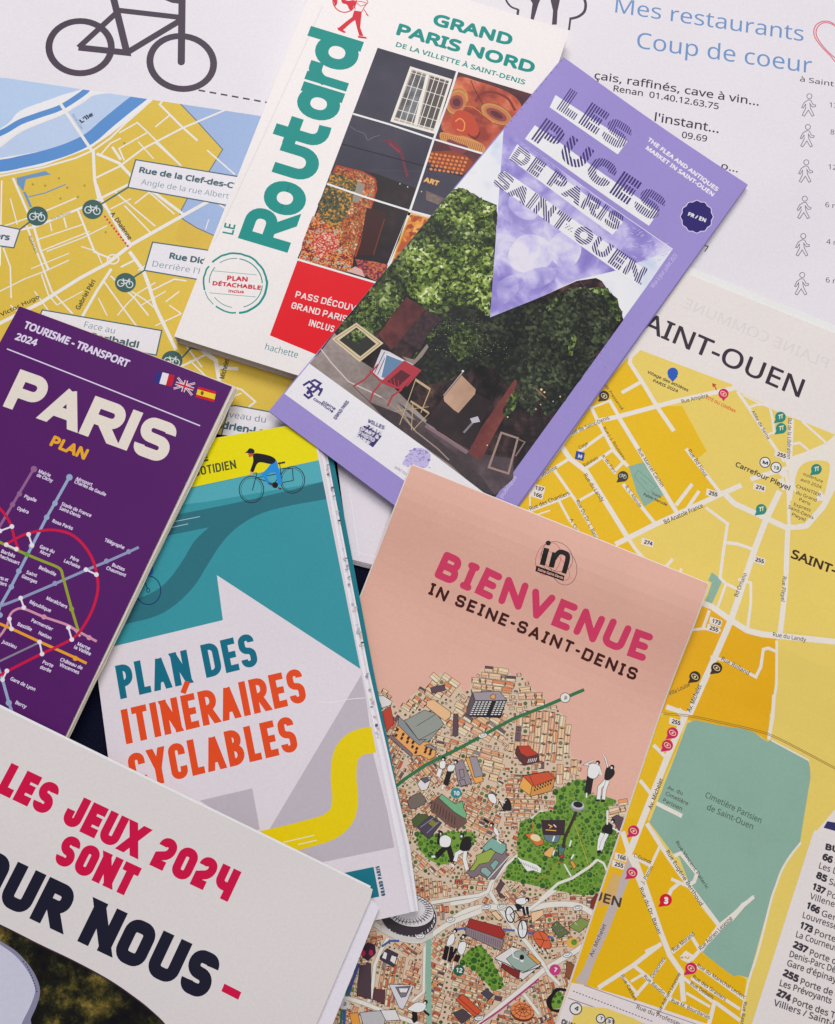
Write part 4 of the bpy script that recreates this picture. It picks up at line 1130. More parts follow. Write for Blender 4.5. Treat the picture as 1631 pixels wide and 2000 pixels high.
# ------------------------------------------------------------------ lilac leaflet
def build_leaflet():
    a = rays([(1112, 60)])[0] * (CAM_H - .0089); b = rays([(857, 820)])[0] * (CAM_H - .0089)
    d = (b - a) / np.linalg.norm(b - a); n = np.array([-d[1], d[0]])
    if n @ (rays([(1400, 400)])[0] * CAM_H - a) < 0: n = -n
    c0 = float(a @ n)
    e = rays([(340, 657)])[0] * (CAM_H - .0089); d2 = (b - e) / np.linalg.norm(b - e); n2 = np.array([d2[1], -d2[0]])
    if n2[1] > 0: n2 = -n2
    e0 = float(b @ n2)
    side_bend = lambda q: -.0056 * (1 - np.exp(-(np.clip(q - c0 + .008, 0, None) / .05) ** 1.6))
    foot_bend = lambda q: -.0024 * (1 - np.exp(-(np.clip(q - e0 - .004, 0, None) / .045) ** 1.8))
    cor = [(1100, 111), (1460, 360), (926, 1106), (525, 803)]
    p = Page('lilac_leaflet', 'lilac flea market leaflet with striped capitals over a photo of an ivy-covered house', 'leaflet', cor, flat(9.7), ruled=[(n, np.arange(c0 - .2, c0 + .2, .005), side_bend), (n2, np.arange(e0 - .3, e0 + .2, .006), foot_bend)])
    LI = C('#9587c4', wear=.12)
    base = p.slab('cover', cor, LI, .0003, edge=C('#c9c1dd'))
    p.slab('inner_sheet', [(1103, 115), (1457, 362), (928, 1103), (528, 803)], C('#cfc8e0'), .0003, dz=.0007)
    p.slab('back_sheet', [(1101, 112), (1461, 361), (930, 1107), (526, 805)], LI, .0003, dz=.0012, edge=C('#8d7fb8'))
    # torn perforation bumps along the spine side
    for i in range(16):
        f = .01 + i * .017
        x, y = 1100 - 575 * f, 111 + 692 * f
        p.poly('perforation', ell(x + 2.2, y + 1, 1.8, n=7), '#7d72a6', step=False)
    p.off += DZ
    PH_ = 'cover_photograph'
    sky = photo_mat('print_sky', [(0.2, '#b9c6dc'), (.45, '#dcdde4'), (.7, '#e6e4e6'), (.9, '#c3cee0')], 70, 5, 40, 'noise')
    area_ = [*Z7('325,405 600,600 900,840 1200,1015 985,1368'), *Y2('1570,0 1420,210 620,1330'), *Y1('1500,1530 1400,1475 350,690')]
    # picture field: bounded by the lilac strip on the right
    fld = [*Z7('325,405 1195,1015'), *Y2('1575,0 615,1330'), *Y1('1390,1470 335,690')]
    p.poly(PH_, fld, sky)
    fx = p.un(fld)
    pl = lambda pts, m, part=PH_: p.poly(part, pts, m, clip=None)
    ivd = photo_mat('print_ivy_dark', [(0.0, '#101116'), (.38, '#191b1c'), (.55, '#222720'), (.75, '#333b2b'), (1, '#5c6748')], 780, 5, 70, 'leaf', bigw=.45)
    ivm = photo_mat('print_ivy_mid', [(0.15, '#14181a'), (.42, '#26301f'), (.6, '#44542a'), (.78, '#748848'), (1, '#b9c588')], 820, 5, 90, 'leaf', bigw=.5)
    ivl = photo_mat('print_ivy_light', [(0.15, '#161c16'), (.4, '#35431f'), (.57, '#5f7631'), (.74, '#93a850'), (.93, '#dde2b0')], 860, 5, 130, 'leaf', bigw=.45)
    dark = photo_mat('print_dark_front', [(0.3, '#0d0b10'), (.45, '#1e171b'), (.55, '#2f2126'), (.68, '#49332f'), (.8, '#5f4a40')], 330, 9, 80, 'noise', bigw=.4)
    # house mass
    body = [*Z7('-10,790 60,710 120,705 180,740 215,760 290,790 290,860 280,1100 255,1368 500,1270 700,1180 800,1165 830,1180 930,1330 925,1340'),
            *Y2('1340,20 1380,80 1415,160 1428,212 612,1340'), *Y1('1500,1530 1420,1490'), *Y1('340,690 500,480')]
    p.poly(PH_, body, dark)
    # ivy: big ragged patches
    def ragged(pts, amp=3, seed=1, n=4):
        rnd = random.Random(seed); o = []
        P = list(pts)
        for i in range(len(P)):
            a_, b_ = P[i], P[(i + 1) % len(P)]
            for j in range(n):
                t = j / n; o.append((a_[0] + (b_[0] - a_[0]) * t + rnd.uniform(-amp, amp), a_[1] + (b_[1] - a_[1]) * t + rnd.uniform(-amp, amp)))
        return o
    p.poly(PH_, ragged([*Z7('-40,820 60,712 120,708 180,742 215,762 288,795 285,900 270,1200 256,1360'), *Y1('1480,400 1300,560 1180,640 1060,620 1000,660 1060,560 1100,480 1200,400 1050,340 960,250 850,400 700,560 600,430 520,470')], 4, 2, 6), ivm)
    p.poly(PH_, ragged([*Y1('1470,390 1640,330'), *Y2('830,100 1000,50 1110,5 1180,0 1330,15 1385,90 1418,165 1410,215 1250,440 1120,640 1000,800 930,830 880,720 850,830 780,760 760,690 740,590 700,640 600,520 480,500 420,560 300,600 180,620 130,540 100,480 140,370 160,330 280,300 400,200 570,190')], 2.5, 4, 4), ivd)
    p.poly(PH_, ragged(Y2('160,330 280,260 330,100 560,180 620,300 640,420 520,480 400,520 240,600 130,540 110,480'), 6, 5, 4), ivd)
    p.poly(PH_, ragged(Z7('10,780 60,715 118,708 180,745 213,765 280,800 270,900 200,920 80,880 30,900 -20,850'), 6, 6, 5), ivl)
    p.poly(PH_, ragged([*Z7('40,1020 160,1000 230,1010 275,1000 262,1240 256,1340'), *Y1('1470,380 1400,300 1380,280 1290,400 1150,330 1050,300 960,240 1000,120 930,60 1000,-60')], 8, 7, 5), ivl)
    p.poly(PH_, ragged(Y1('600,560 520,480 640,400 760,240 880,90 960,60 990,150 960,240 860,380 760,500 700,500'), 7, 8, 5), ivm)
    p.poly(PH_, ragged(Y2('1330,10 1385,80 1420,170 1405,215 1385,215 1350,130 1300,60 1200,20 1150,10'), 2, 9, 3), ivm)
    p.poly(PH_, ragged(Y2('1110,300 1130,330 1100,440 1070,440 1085,350'), 2, 10, 3), ivm); p.poly(PH_, ragged(Y2('1000,60 1010,100 960,150 940,150 970,90'), 1.5, 11, 3), ivm)
    p.poly(PH_, ragged(Y2('480,150 420,230 500,330 480,440 380,470 330,420 300,330'), 3, 12, 3), ivm)
    # lone sunlit leaves that break the patches' edges
    rnd = random.Random(77)
    cols = [C('#55692c'), C('#7c9440'), C('#2b3620'), C('#a3b860'), C('#1d221c')]
    boxes = [(Y1('560,330 760,130')), (Y1('1000,60 1450,300')), (Y1('1100,400 1450,640')), (Z7('20,760 280,1240')), (Y2('850,100 1350,600')), (Y2('450,330 900,620')), (Y1('620,280 900,480'))]
    ref = p.un(body); used = set()
    for bx in boxes:
        (x0, y0), (x1, y1) = bx
        for i in range(110):
            x, y = rnd.uniform(min(x0, x1), max(x0, x1)), rnd.uniform(min(y0, y1), max(y0, y1))
            key = (int(x / 4.2), int(y / 4.2))
            if key in used: continue
            used.add(key)
            x = (key[0] + .5) * 4.2 + rnd.uniform(-.7, .7); y = (key[1] + .5) * 4.2 + rnd.uniform(-.7, .7); r = rnd.uniform(.8, 1.35)
            a_ = rnd.uniform(0, 6)
            if y > 1010 - 1.33 * (x - 980) and x > 900: continue
            sunny = x < 1000 and y < 700
            m = cols[rnd.choice((0, 1, 1, 3) if sunny else (0, 2, 4, 4))]
            p.add('ivy_leaf_print', tess(p.un([(x + r * math.cos(a_ + k), y + r * .7 * math.sin(a_ + k)) for k in (0, 1.4, 3.1, 4.5)])), m, step=False)
    p.off += DZ
    # windows, doors, pavement
    shade = photo_mat('print_shutter', [(0.2, '#281e26'), (.5, '#3a2a30'), (.8, '#4c3236')], 120, 4, 500, 'noise', stretch=(-.6, 6, 1))
    p.poly(PH_, Y1('960,262 1080,340 1000,440 900,560 860,600 780,500 880,360'), photo_mat('print_red_wall', [(0.2, '#3d1d22'), (.5, '#522a2c'), (.8, '#6d3a36')], 300, 5, 70, 'noise'))
    p.poly(PH_, Y1('1090,345 1190,400 1110,480 1040,600 930,530 1010,420'), shade)
    p.poly(PH_, Y1('1050,610 1090,560 1100,580 1060,640 1000,700 930,640 1010,660'), '#8a7c72')
    road = photo_mat('print_road', [(0.2, '#6f6461'), (.5, '#857974'), (.8, '#9c908a')], 500, 5, 50, 'noise')
    rdk = photo_mat('print_road_shade', [(0.2, '#332b31'), (.5, '#41373b'), (.8, '#554848')], 500, 5, 50, 'noise')
    p.poly(PH_, [*Y1('335,690 420,600 500,490 560,560 640,650 780,740 900,860 1050,1010 1200,1160 1300,1290 1390,1470')], road)
    p.poly(PH_, [*Y1('720,930 850,980 950,1020 1100,1080 1200,1180 1350,1270 1560,1440 1500,1525 1390,1470 1240,1330 960,1140 860,1080')], rdk)
    p.poly(PH_, Y1('900,930 1000,1000 1110,1090 1250,1180 1420,1260 1640,1290 1640,1420 1520,1525 1440,1410 1280,1270 1080,1110'), photo_mat('print_pavement', [(0.2, '#3a3036'), (.5, '#4c3f44'), (.8, '#66555a')], 300, 5, 60, 'noise'))
    p.line(PH_, Y1('415,595 480,680 590,800 740,870 800,900'), 2.4, '#c6b9b2'); p.line(PH_, Y1('800,900 900,980 1020,1120 1160,1230 1230,1300'), 2.6, '#98857c')
    p.line(PH_, Y1('1080,1080 1200,1150 1350,1250'), 5, '#8a6f74')
    p.poly(PH_, Y1('1270,800 1500,930 1360,1235 1080,1060'), photo_mat('print_doorway', [(0.2, '#201a1e'), (.5, '#2c2226'), (.8, '#3c2c30')], 200, 5, 60, 'noise'))
    brk = photo_mat('print_brick_red', [(0.2, '#5a2a2c'), (.5, '#6e3634'), (.8, '#84463e')], 400, 5, 60, 'noise')
    p.poly(PH_, Y2('735,590 750,600 700,770 600,950 520,1110 440,1060 520,900 640,730'), brk)
    p.poly(PH_, ragged(Y2('745,650 770,680 740,780 670,850 660,780 700,700'), 2, 21, 3), ivm)
    p.line(PH_, Y2('170,890 430,1060'), 5.5, '#7e666c'); p.line(PH_, Y2('410,930 490,840'), 4, '#807880'); p.poly(PH_, Y2('450,840 500,825 515,860 465,870'), '#b8b4bc')
    # gilt frame
    gl = C('#cdbc9a')
    p.poly(PH_, Y1('483,528 640,425 812,555 660,675'), gl); p.poly(PH_, Y1('530,535 640,455 765,560 665,640'), '#2f2f2c'); p.line(PH_, Y1('505,530 640,440 790,557 662,658'), 1.2, '#7c6a48', closed=True)
    p.poly(PH_, ragged(Y1('560,520 640,470 700,500 650,560'), 2, 22, 3), ivm)
    # canvases on a red chair
    p.poly(PH_, Y1('740,740 800,595 850,610 940,660 1000,690 860,830 790,790'), '#c9c7cc'); p.line(PH_, Y1('755,745 820,610'), 1.4, '#3a3440'); p.line(PH_, Y1('775,755 835,620'), 1.4, '#3a3440')
    p.poly(PH_, Y1('795,770 830,630 945,675 860,790'), '#5f7f9f'); p.line(PH_, Y1('795,775 830,625 948,672'), 1.6, '#e8e4e4')
    rc = C('#a83440'); 
    p.poly(PH_, Y1('790,805 945,665 1050,725 930,850 870,840'), rc); p.poly(PH_, Y1('835,800 925,725 985,760 905,835'), '#57222c')
    for k_ in range(4): p.line(PH_, Y1([(850 + 28 * k_, 745 + 12 * k_ + 20), (905 + 22 * k_ - 40, 820 + 4 * k_)]), 1.6, rc)
    for s_, w in (('780,690 735,740 690,790 620,830', 3.5), ('725,730 790,790 930,850', 4), ('795,810 745,870 728,925', 3.5), ('930,850 870,890 838,955', 3.5), ('1050,725 960,830', 3)): p.line(PH_, Y1(s_), w, rc)
    p.line(PH_, Y1('620,830 735,940'), 1.2, '#3a3036')
    # folding chairs and hanging sheet
    wd_ = C('#b9a27c')
    for s_, w in (('1020,790 1110,850', 5), ('1020,780 915,1075', 1.6), ('1110,850 1050,1000', 1.8), ('985,925 1100,1000', 4), ('900,950 1010,1110', 1.4), ('1000,930 990,1110', 1.4), ('880,990 1100,960', 1.2), ('1105,1000 1000,1110', 1.4)): p.line(PH_, Y1(s_), w, wd_)
    p.poly(PH_, Y1('1195,900 1310,760 1400,850 1395,880 1290,1000 1260,980 1200,925'), photo_mat('print_canvas', [(0.2, '#a5836c'), (.6, '#bb9880'), (.9, '#cbaa90')], 200, 4, 60, 'noise')); p.line(PH_, Y1('1195,890 1325,730'), 2.2, '#a89c96'); p.poly(PH_, ell(*Y1('1318,733')[0], 2.4, 2.0, n=8), '#dcd8d8')
    # leaning picture frames
    for q in ('650,930 755,965 695,1190 570,1150',):
        p.line(PH_, Y2(q), 4, '#9a8078', closed=True)
    p.line(PH_, Y2('755,970 800,990 740,1080'), 2.6, '#806a62')
    for q, r in (('905,655', 2.4), ('925,672', 2.0), ('870,780', 1.4), ('1025,700', 1.6), ('690,830', 1.6), ('980,730', 1.2), ('900,750', 1.2), ('560,1010', 1.4)):
        c_ = Y2(q)[0]; p.poly(PH_, ell(c_[0], c_[1], r, n=7), '#e8c99a', step=False)
    p.off += DZ
    p.line(PH_, Y2('870,650 935,710'), 2, '#a06a5a')
    p.line(PH_, Y2('610,0 1110,-90 1260,100'), .6, '#6a6a70')
    # small figures of thin branches at the top right of the sky
    # lilac triangle with statues
    tri = photo_mat('print_triangle', [(0.25, '#7d71b8'), (.42, '#9489c8'), (.52, '#b0a8d8'), (.66, '#d0cbea'), (.85, '#a399d0')], 95, 6, 45, 'noise', dist=.8, bigw=.3)
    p.poly('triangle_print', Z7('325,405 300,760 255,1368 500,1270 700,1175 890,1130 1195,1020'), tri)
    st1, st2, st3 = C('#cdc8e6'), C('#9288c4'), C('#b4addb')
    def blob(s_, m, n=5): p.poly('triangle_print', smooth(Z7(s_), n, True), m)
    tr2 = photo_mat('print_statue_light', [(0.3, '#a8a0d6'), (.48, '#c4bee4'), (.66, '#dad6ee')], 130, 5, 70, 'noise', dist=1.2, bigw=.4)
    tr3 = photo_mat('print_statue_mid', [(0.3, '#8f86c2'), (.5, '#aaa2d4'), (.7, '#c9c3e6')], 130, 5, 70, 'noise', dist=1.2, bigw=.4)
    blob('330,725 420,700 520,760 545,830 520,930 440,940 360,880 315,820', tr3); blob('370,735 450,740 505,800 480,865 400,850 350,790', tr2)
    blob('350,1040 390,970 450,940 530,960 575,1010 570,1080 520,1125 440,1140 370,1110', tr2)
    blob('570,970 620,930 690,950 725,1010 700,1085 640,1115 590,1090 556,1030', tr2); blob('420,1150 520,1110 610,1130 560,1190 470,1220', tr3); blob('290,1200 380,1150 400,1230 320,1300', tr3)
    # spikes of grass in the picture's right part
    rnd = random.Random(31)
    for i in range(70):
        x, y = rnd.uniform(950, 1160), rnd.uniform(890, 1090)
        if y < 870 + (x - 950) * .55: continue
        a_ = rnd.uniform(-.6, .3); c_ = Z7([(x, y)])[0]
        p.line('triangle_print', [c_, (c_[0] + 7 * math.cos(a_), c_[1] + 7 * math.sin(a_))], .7, rnd.choice([st1, st2, C('#e4e0f2')]), step=(i % 6 == 0))
    # title bands and striped capitals
    wb = C('#e4e2ea'); ink = C('#392c6c', rough=.35)
    p.poly('title_band', Z7('592,225 962,462 912,530 562,288'), wb)
    p.poly('title_band', Z7('486,380 1122,825 1072,897 435,450'), wb)
    p.poly('title_band', Z7('395,478 938,878 885,943 352,552'), wb)
    p.poly('title_band', Z7('330,615 1050,1118 1000,1195 262,672'), wb)
    hv = [(0.0, .052, .55), (1.57, .06, .55), (.35, .055, .55), (-.4, .06, .6)]
    def hatchf(seq): return lambda gi: seq[gi % len(seq)]
    tl = lambda s_, e, h, seq, **k_: p.stext('title_lettering', s_, Z7(e), h, ink, wf=.8, t=.29, cr=.32, gap=.14, sp=.4, hatch=hatchf(seq), **k_)
    tl('LES', '597,296 928,512', 56, [(0.0, .085, .5), (0.0, .1, .55), (.1, .08, .5)])
    tl('PUCES', '466,452 1096,878', 58, [(0.0, .11, .6), (.75, .12, .6), (.0, .08, .58), (0.0, .11, .62), (.0, .08, .55)])
    tl('DE PARIS', '355,556 905,926', 37, [(1.5, .12, .55), (0.0, .12, .6), (0., .13, .6), (1.45, .13, .6), (.2, .12, .6), (0, .12, .55), (.3, .12, .6)])
    tl('SAINT', '264,680 628,932', 37, [(1.4, .12, .6), (1.0, .12, .6), (0, .12, .5), (.6, .13, .6), (0., .12, .6)])
    tl('OUEN', '672,955 1018,1193', 37, [(1.57, .13, .6), (.8, .14, .6), (0, .13, .6), (.2, .12, .6)])
    c0_ = Z7('662,902')[0]
    for i in range(5):
        for j in range(3):
            if (i + j) % 2 == 0: p.poly('title_lettering', ell(c0_[0] - 5 + i * 2.6 + j * -.8, c0_[1] - 5 + i * 1.8 + j * 3.4, 1.2, n=6), ink, step=False)
    p.off += DZ
    wt = C('#e3dff0')
    p.text('subtitle_lettering', 'THE FLEA AND ANTIQUES', Z7('1060,458 1420,722'), 10, wt, bold=.085); p.text('subtitle_lettering', 'MARKET IN SAINT-OUEN', Z7('1052,502 1398,748'), 10, wt, bold=.085)
    c_ = np.array(Z7('1318,850')[0])
    bd = []
    for i in range(48):
        r = 30 + 1.4 * math.cos(i * 2 * math.pi / 48 * 12); bd.append((c_[0] + r * math.cos(i * 2 * math.pi / 48), c_[1] + r * math.sin(i * 2 * math.pi / 48)))
    p.poly('language_badge', bd, '#2e2468'); p.line('language_badge', [(c_[0] + (x - c_[0]) * 1.03, c_[1] + (y - c_[1]) * 1.03) for x, y in bd], 1.2, '#d9d4ee', closed=True)
    p.text('language_badge', 'FR / EN', Z7('1270,845 1362,880'), 9, wt, bold=.09)
    p.text('side_lettering', 'Mise à jour juillet 2023', Z7('1095,1218 1220,1050'), 7.5, '#c4bce2')
    p.text('side_lettering', 'Ne pas jeter sur la voie publique', [(900, 1085), Y2('750,1215')[0]], 7.5, '#cdc6e8')
    # white foot with logos
    ft = C('#dfdde4')
    p.poly('white_foot', [*Y1('340,685 1500,1545 1330,1720 182,878')], ft)
    p.poly('white_foot', PX('1000,985 975,1010 850,925 900,930'), LI) if 0 else None
    d_ = C('#3a2d6e')
    # interlocking emblem
    E_ = 'partner_emblem'
    for s_, w in (('300,825 340,800 368,825 340,850 325,835', 4.5), ('352,800 375,790 412,812 385,838 365,828', 4.5), ('360,870 400,840 415,862 398,890', 4.5), ('305,880 335,905 358,890 345,868 325,862', 4.5), ('335,850 360,868', 4)): p.line(E_, Y1(s_), w, d_)
    for q in ('418,850', '330,872'): p.poly(E_, ell(*Y1(q)[0], 3, n=10), d_)
    p.text(E_, 'plaine', Y1('420,935 502,985'), 6.5, d_, bold=.08); p.text(E_, 'commune', Y1('362,915 487,1002'), 6.5, d_, bold=.08)
    p.text(E_, 'GRAND PARIS', Y1('510,1048 598,930'), 8, d_, bold=.12)
    p.poly(E_, Y1('700,1040 820,1085 755,1225 690,1195 618,1135'), d_) if 0 else None
    wl = [('VILLES', '705,1060 815,1110'), ('& PAYS', '682,1075 800,1150'), ("D'ART &", '660,1108 780,1172'), ("D'HISTO", '638,1130 750,1190'), ('OIRE', '620,1155 720,1210')]
    p.poly(E_, Y1('715,1075 800,1120 800,1150 745,1220 645,1150 665,1090'), d_)
    for i, (s_, e) in enumerate(wl): p.text(E_, s_, Y1(e), 9, d_ if i == 0 else ft, bold=.14)
    # crest in pale violet
    vi = C('#8478b4')
    cr_ = 'town_crest'
    p.poly(cr_, smooth(Y1('1000,1230 1060,1225 1110,1260 1105,1310 1080,1350 1000,1340 935,1330 950,1290'), 4, True), C('#b9b1d6'))
    rnd = random.Random(9)
    for i in range(42):
        x, y = rnd.uniform(950, 1100), rnd.uniform(1235, 1345); c_ = Y1([(x, y)])[0]; a_ = rnd.uniform(0, 3.1)
        p.line(cr_, [c_, (c_[0] + 5 * math.cos(a_), c_[1] + 5 * math.sin(a_))], 1.2, vi, step=(i % 4 == 0))
    for q in ('1010,1232', '1100,1300'): p.poly(cr_, ell(*Y1(q)[0], 3, n=9), vi)
    p.text(cr_, 'SAINT-OUEN', Y1('880,1350 975,1410'), 5, d_)
    p.finish(on=base)
build_leaflet()
# ------------------------------------------------------------------ pink brochure with the drawn city
def build_pink():
    A0, A1 = rays([(805, 908)])[0] * (CAM_H - .010), rays([(1383, 1140)])[0] * (CAM_H - .008)
    u = (A1 - A0) / np.linalg.norm(A1 - A0); L = np.linalg.norm(A1 - A0); n = np.array([u[1], -u[0]])
    if n[1] > 0: n = -n
    c0 = float(A0 @ n)
    zf = lambda xy: .0036 - .0004 * (1 - ((xy - A0) @ u) / L)
    bend = lambda c: .0080 * np.exp(-(np.clip(c - c0, 0, None) / .038) ** 2.4)
    cor = [(805, 908), (1383, 1140), (1034, 2150), (318, 2150)]
    p = Page('pink_brochure', 'pink folded brochure with a drawn crowded city, welcome lettering and a small round logo', 'brochure', cor, zf, ruled=[(n, np.arange(c0 - .01, c0 + .3, .005), bend)])
    PK = C('#d7a693', wear=.18, rough=.38)
    base = p.slab('cover', cor, PK, .00028, edge=C('#ecd6cd'))
    p.slab('inner_sheet', [(806, 906.5), (1384.5, 1139), (1036, 2150), (320, 2150)], C('#e9dad4'), .0003, dz=.0006)
    p.slab('back_sheet', [(802, 908), (1385.5, 1141), (1038, 2150), (314, 2150)], C('#e6d3cc'), .0003, dz=.0012)
    MG = C('#cb3b60'); BR = C('#401512')
    p.stext('title_lettering', 'BİENVENUE', W1('362,520 1303,905'), 55, MG, wf=.62, t=.25, cr=.2, gap=.17, cap='round', jitter=.07, seed=4)
    p.stext('subtitle_lettering', 'İN SEİNE-SAİNT-DENİS', W1('332,598 1262,988'), 24, BR, wf=.62, t=.22, cr=.2, gap=.26, cap='round', jitter=.08, seed=2, sp=.5)
    # logo: in
    K = C('#1c1719')
    for c_, rx, ry, rot, col in (((875, 440), 55, 75, 20, '#b5344a'), ((915, 430), 75, 62, 40, '#463a48'), ((945, 480), 58, 78, -10, '#5a2a44'), ((905, 470), 40, 85, -45, '#c0506a')):
        q = W1([c_])[0]; p.line('round_logo', ell(q[0], q[1], rx / 2.3, ry / 2.3, rot, 30), .9, col, closed=True)
    p.poly('round_logo', ell(*W1('875,369')[0], 5.2, 4.8, n=16), K)
    p.line('round_logo', W1('868,392 848,468'), 10.5, K, cap='butt'); p.line('round_logo', W1('905,412 888,478'), 10.5, K)
    p.line('round_logo', smooth(W1('900,440 925,410 955,418 962,440 945,505'), 5), 9.5, K)
    p.poly('round_logo', W1('822,470 948,516 943,540 817,495'), K); p.text('round_logo', 'Seine-Saint-Denis', W1('826,492 940,532'), 5.5, '#d8a898', bold=.06)
    # ---- city
    CT = 'city_print'
    out = [*W2('205,380 290,370 430,600 480,540 560,430 640,370 760,320 810,240 870,185 950,205 1070,310 1130,420 1250,240 1300,150 1400,120 1500,110 1631,200'),
           *W3('170,240 300,200 460,380 560,440 600,540 690,560 760,640 830,800 830,930 850,1080 940,1100 950,1300'), *W5('870,240 940,330 1030,420 1300,470 1460,470 1440,640 1300,1060 1130,1530 1000,1800'), *PX('1100,2160 300,2160 640,1800 740,1640')]
    gr = C('#cfb8a0')
    p.poly(CT, out, gr)
    oxy = p.un(out)
    # point tests in photo pixels
    def inside(pt, poly):
        x, y = pt; c = False; j = len(poly) - 1
        for i in range(len(poly)):
            (xi, yi), (xj, yj) = poly[i], poly[j]
            if (yi > y) != (yj > y) and x < (xj - xi) * (y - yi) / (yj - yi) + xi: c = not c
            j = i
        return c
    parks = [W5('600,370 700,330 860,240 940,260 960,330 1000,420 1180,440 1300,480 1300,520 1210,560 1190,700 1300,900 1420,660 1330,950 1130,1500 1050,1560 900,1560 560,1500 130,1400 20,1380 60,1230 180,1120 170,960 210,720 340,700 420,620 590,600 620,480'),
             W4('280,800 400,760 500,820 640,780 780,790 900,790 920,880 860,960 700,1000 640,1120 540,1140 420,1080 320,980'),
             W7('90,900 180,790 300,740 400,860 520,1110 540,1160 440,1200 380,1150 220,980 130,940'),
             W7('980,1270 1080,1200 1150,1270 1120,1370 1020,1380')]
    roads = [([*W2('380,1410 1631,745')], 0), ([*W3('0,810 340,650 960,370')], 0)]
    light = [(W7('0,330 180,300 350,230 400,180 420,100 540,-30'), 9), (W7('390,210 470,350 640,590 760,720 930,940'), 7), (W7('260,1560 480,1370 700,1190 930,990 1250,800 1380,700'), 9), (W7('930,940 980,1030 1090,1140'), 6), (W7('730,1230 880,1430'), 6),
             (smooth(W7('-10,510 150,410 330,365 560,372 800,378 960,345 1150,335 1300,360 1430,440'), 4), 10), (W7('730,430 900,300 1000,230 1190,80 1350,0'), 6), (W6('640,610 560,750 500,900 480,1100 460,1230 430,1290'), 6), (W6('1030,700 1020,1100 1020,1180 900,1280'), 5),
             (W6('150,1230 380,1300 680,1420 960,1522'), 7), (W6('1100,240 1400,190 1631,150'), 6), (W4('450,1540 740,1490 960,1460 1050,1420 1080,1330 1240,1140 1400,1010 1500,660 1631,560'), 6), (smooth(W6('500,460 620,540 760,610 960,640 1100,580 1300,450 1631,320'), 4), 9)]
    def nearroad(pt, m):
        for pts, w in light:
            for i in range(len(pts) - 1):
                ax, ay = pts[i]; bx, by = pts[i + 1]; dx, dy = bx - ax, by - ay; l2 = dx * dx + dy * dy
                if l2 == 0: continue
                t = max(0, min(1, ((pt[0] - ax) * dx + (pt[1] - ay) * dy) / l2))
                if math.hypot(pt[0] - ax - t * dx, pt[1] - ay - t * dy) < w / 2 + m: return True
        return False
    rnd = random.Random(12)
    roofs = [C(h) for h in ('#d98254', '#e0945f', '#cc6640', '#e2a473', '#c25640', '#e8b184')]
    creams = [C(h) for h in ('#eec29a', '#e9b78c', '#f0caa4', '#e4b090')]
    darks = [C(h) for h in ('#6a5560', '#8c8484', '#5a4650')]
    edge = C('#523629'); wall = [C('#eabf98'), C('#dba683'), C('#f0d4b4')]
    trees = [C('#4f6f2e'), C('#6a8038'), C('#3a5a2a')]
    red_dk = C('#4a3a30')
    ang0 = math.radians(22)
    cell = 10.6
    done = 0
    lay = {'out': [], 'a': [], 'b': []}
    z1 = DZ * 3; z2 = DZ * 5; z3 = DZ * 7; p.grid[:] = np.maximum(p.grid, 7)
    def quad(cx, cy, hw, hh, a):
        c, s_ = math.cos(a), math.sin(a)
        return [(cx + x * c - y * s_, cy + x * s_ + y * c) for x, y in ((-hw, -hh), (hw, -hh), (hw, hh), (-hw, hh))]
    xy2 = lambda pts: tess(p.un(pts))
    occ = np.zeros((1500, 1700), bool)      # half-pixel occupancy of the drawn ground
    def spots(cx, cy, hw, hh, cj, sj, m):
        nx, ny = int((hw + m) * 2 / .45) + 2, int((hh + m) * 2 / .45) + 2
        X, Y = np.meshgrid(np.linspace(-hw - m, hw + m, nx), np.linspace(-hh - m, hh + m, ny))
        return ((cx + X * cj - Y * sj - 550) * 2).astype(int).ravel(), ((cy + X * sj + Y * cj - 1280) * 2).astype(int).ravel()
    seeds = [(rnd.uniform(640, 1260), rnd.uniform(1290, 2000), rnd.uniform(-.25, .95) + (1.57 if rnd.random() < .3 else 0)) for _ in range(46)]
    def district(pt):
        return min(range(len(seeds)), key=lambda i: (pt[0] - seeds[i][0]) ** 2 + (pt[1] - seeds[i][1]) ** 2)
    def tree_at(cx, cy, R_):
        i_, j_ = spots(cx, cy, R_, R_, 1, 0, 0); occ[i_.clip(0, 1499), j_.clip(0, 1699)] = True
        p.add(CT, xy2(ell(cx, cy, R_ + .5, R_ + .35, n=8)), red_dk, step=False, z=z1); p.add(CT, xy2(ell(cx - .1, cy - .2, R_, R_ * .88, n=8)), rnd.choice(trees), step=False, z=z2)
    def house(cx, cy, hw, hh, cj, sj, big):
        loc = lambda x, y: (cx + x * cj - y * sj, cy + x * sj + y * cj)
        K4 = [loc(x, y) for x, y in ((-hw - .5, -hh - .5), (hw + .5, -hh - .5), (hw + .5, hh + .5), (-hw - .5, hh + .5))]
        i_, j_ = spots(cx, cy, hw, hh, cj, sj, .5); occ[i_.clip(0, 1499), j_.clip(0, 1699)] = True
        p.add(CT, tess(p.un(K4)), edge, step=False, z=z1)
        pool = creams + creams + roofs[:2] if big else roofs + creams
        m1 = rnd.choice(pool) if rnd.random() > .08 else rnd.choice(darks)
        g = .3; sp = rnd.uniform(-.15, .3) * hh; ins = min(hh * .5, 2.2)
        quad4 = lambda *P: p.add(CT, xy2([loc(*w_) for w_ in P]), m1, step=False, z=z2)
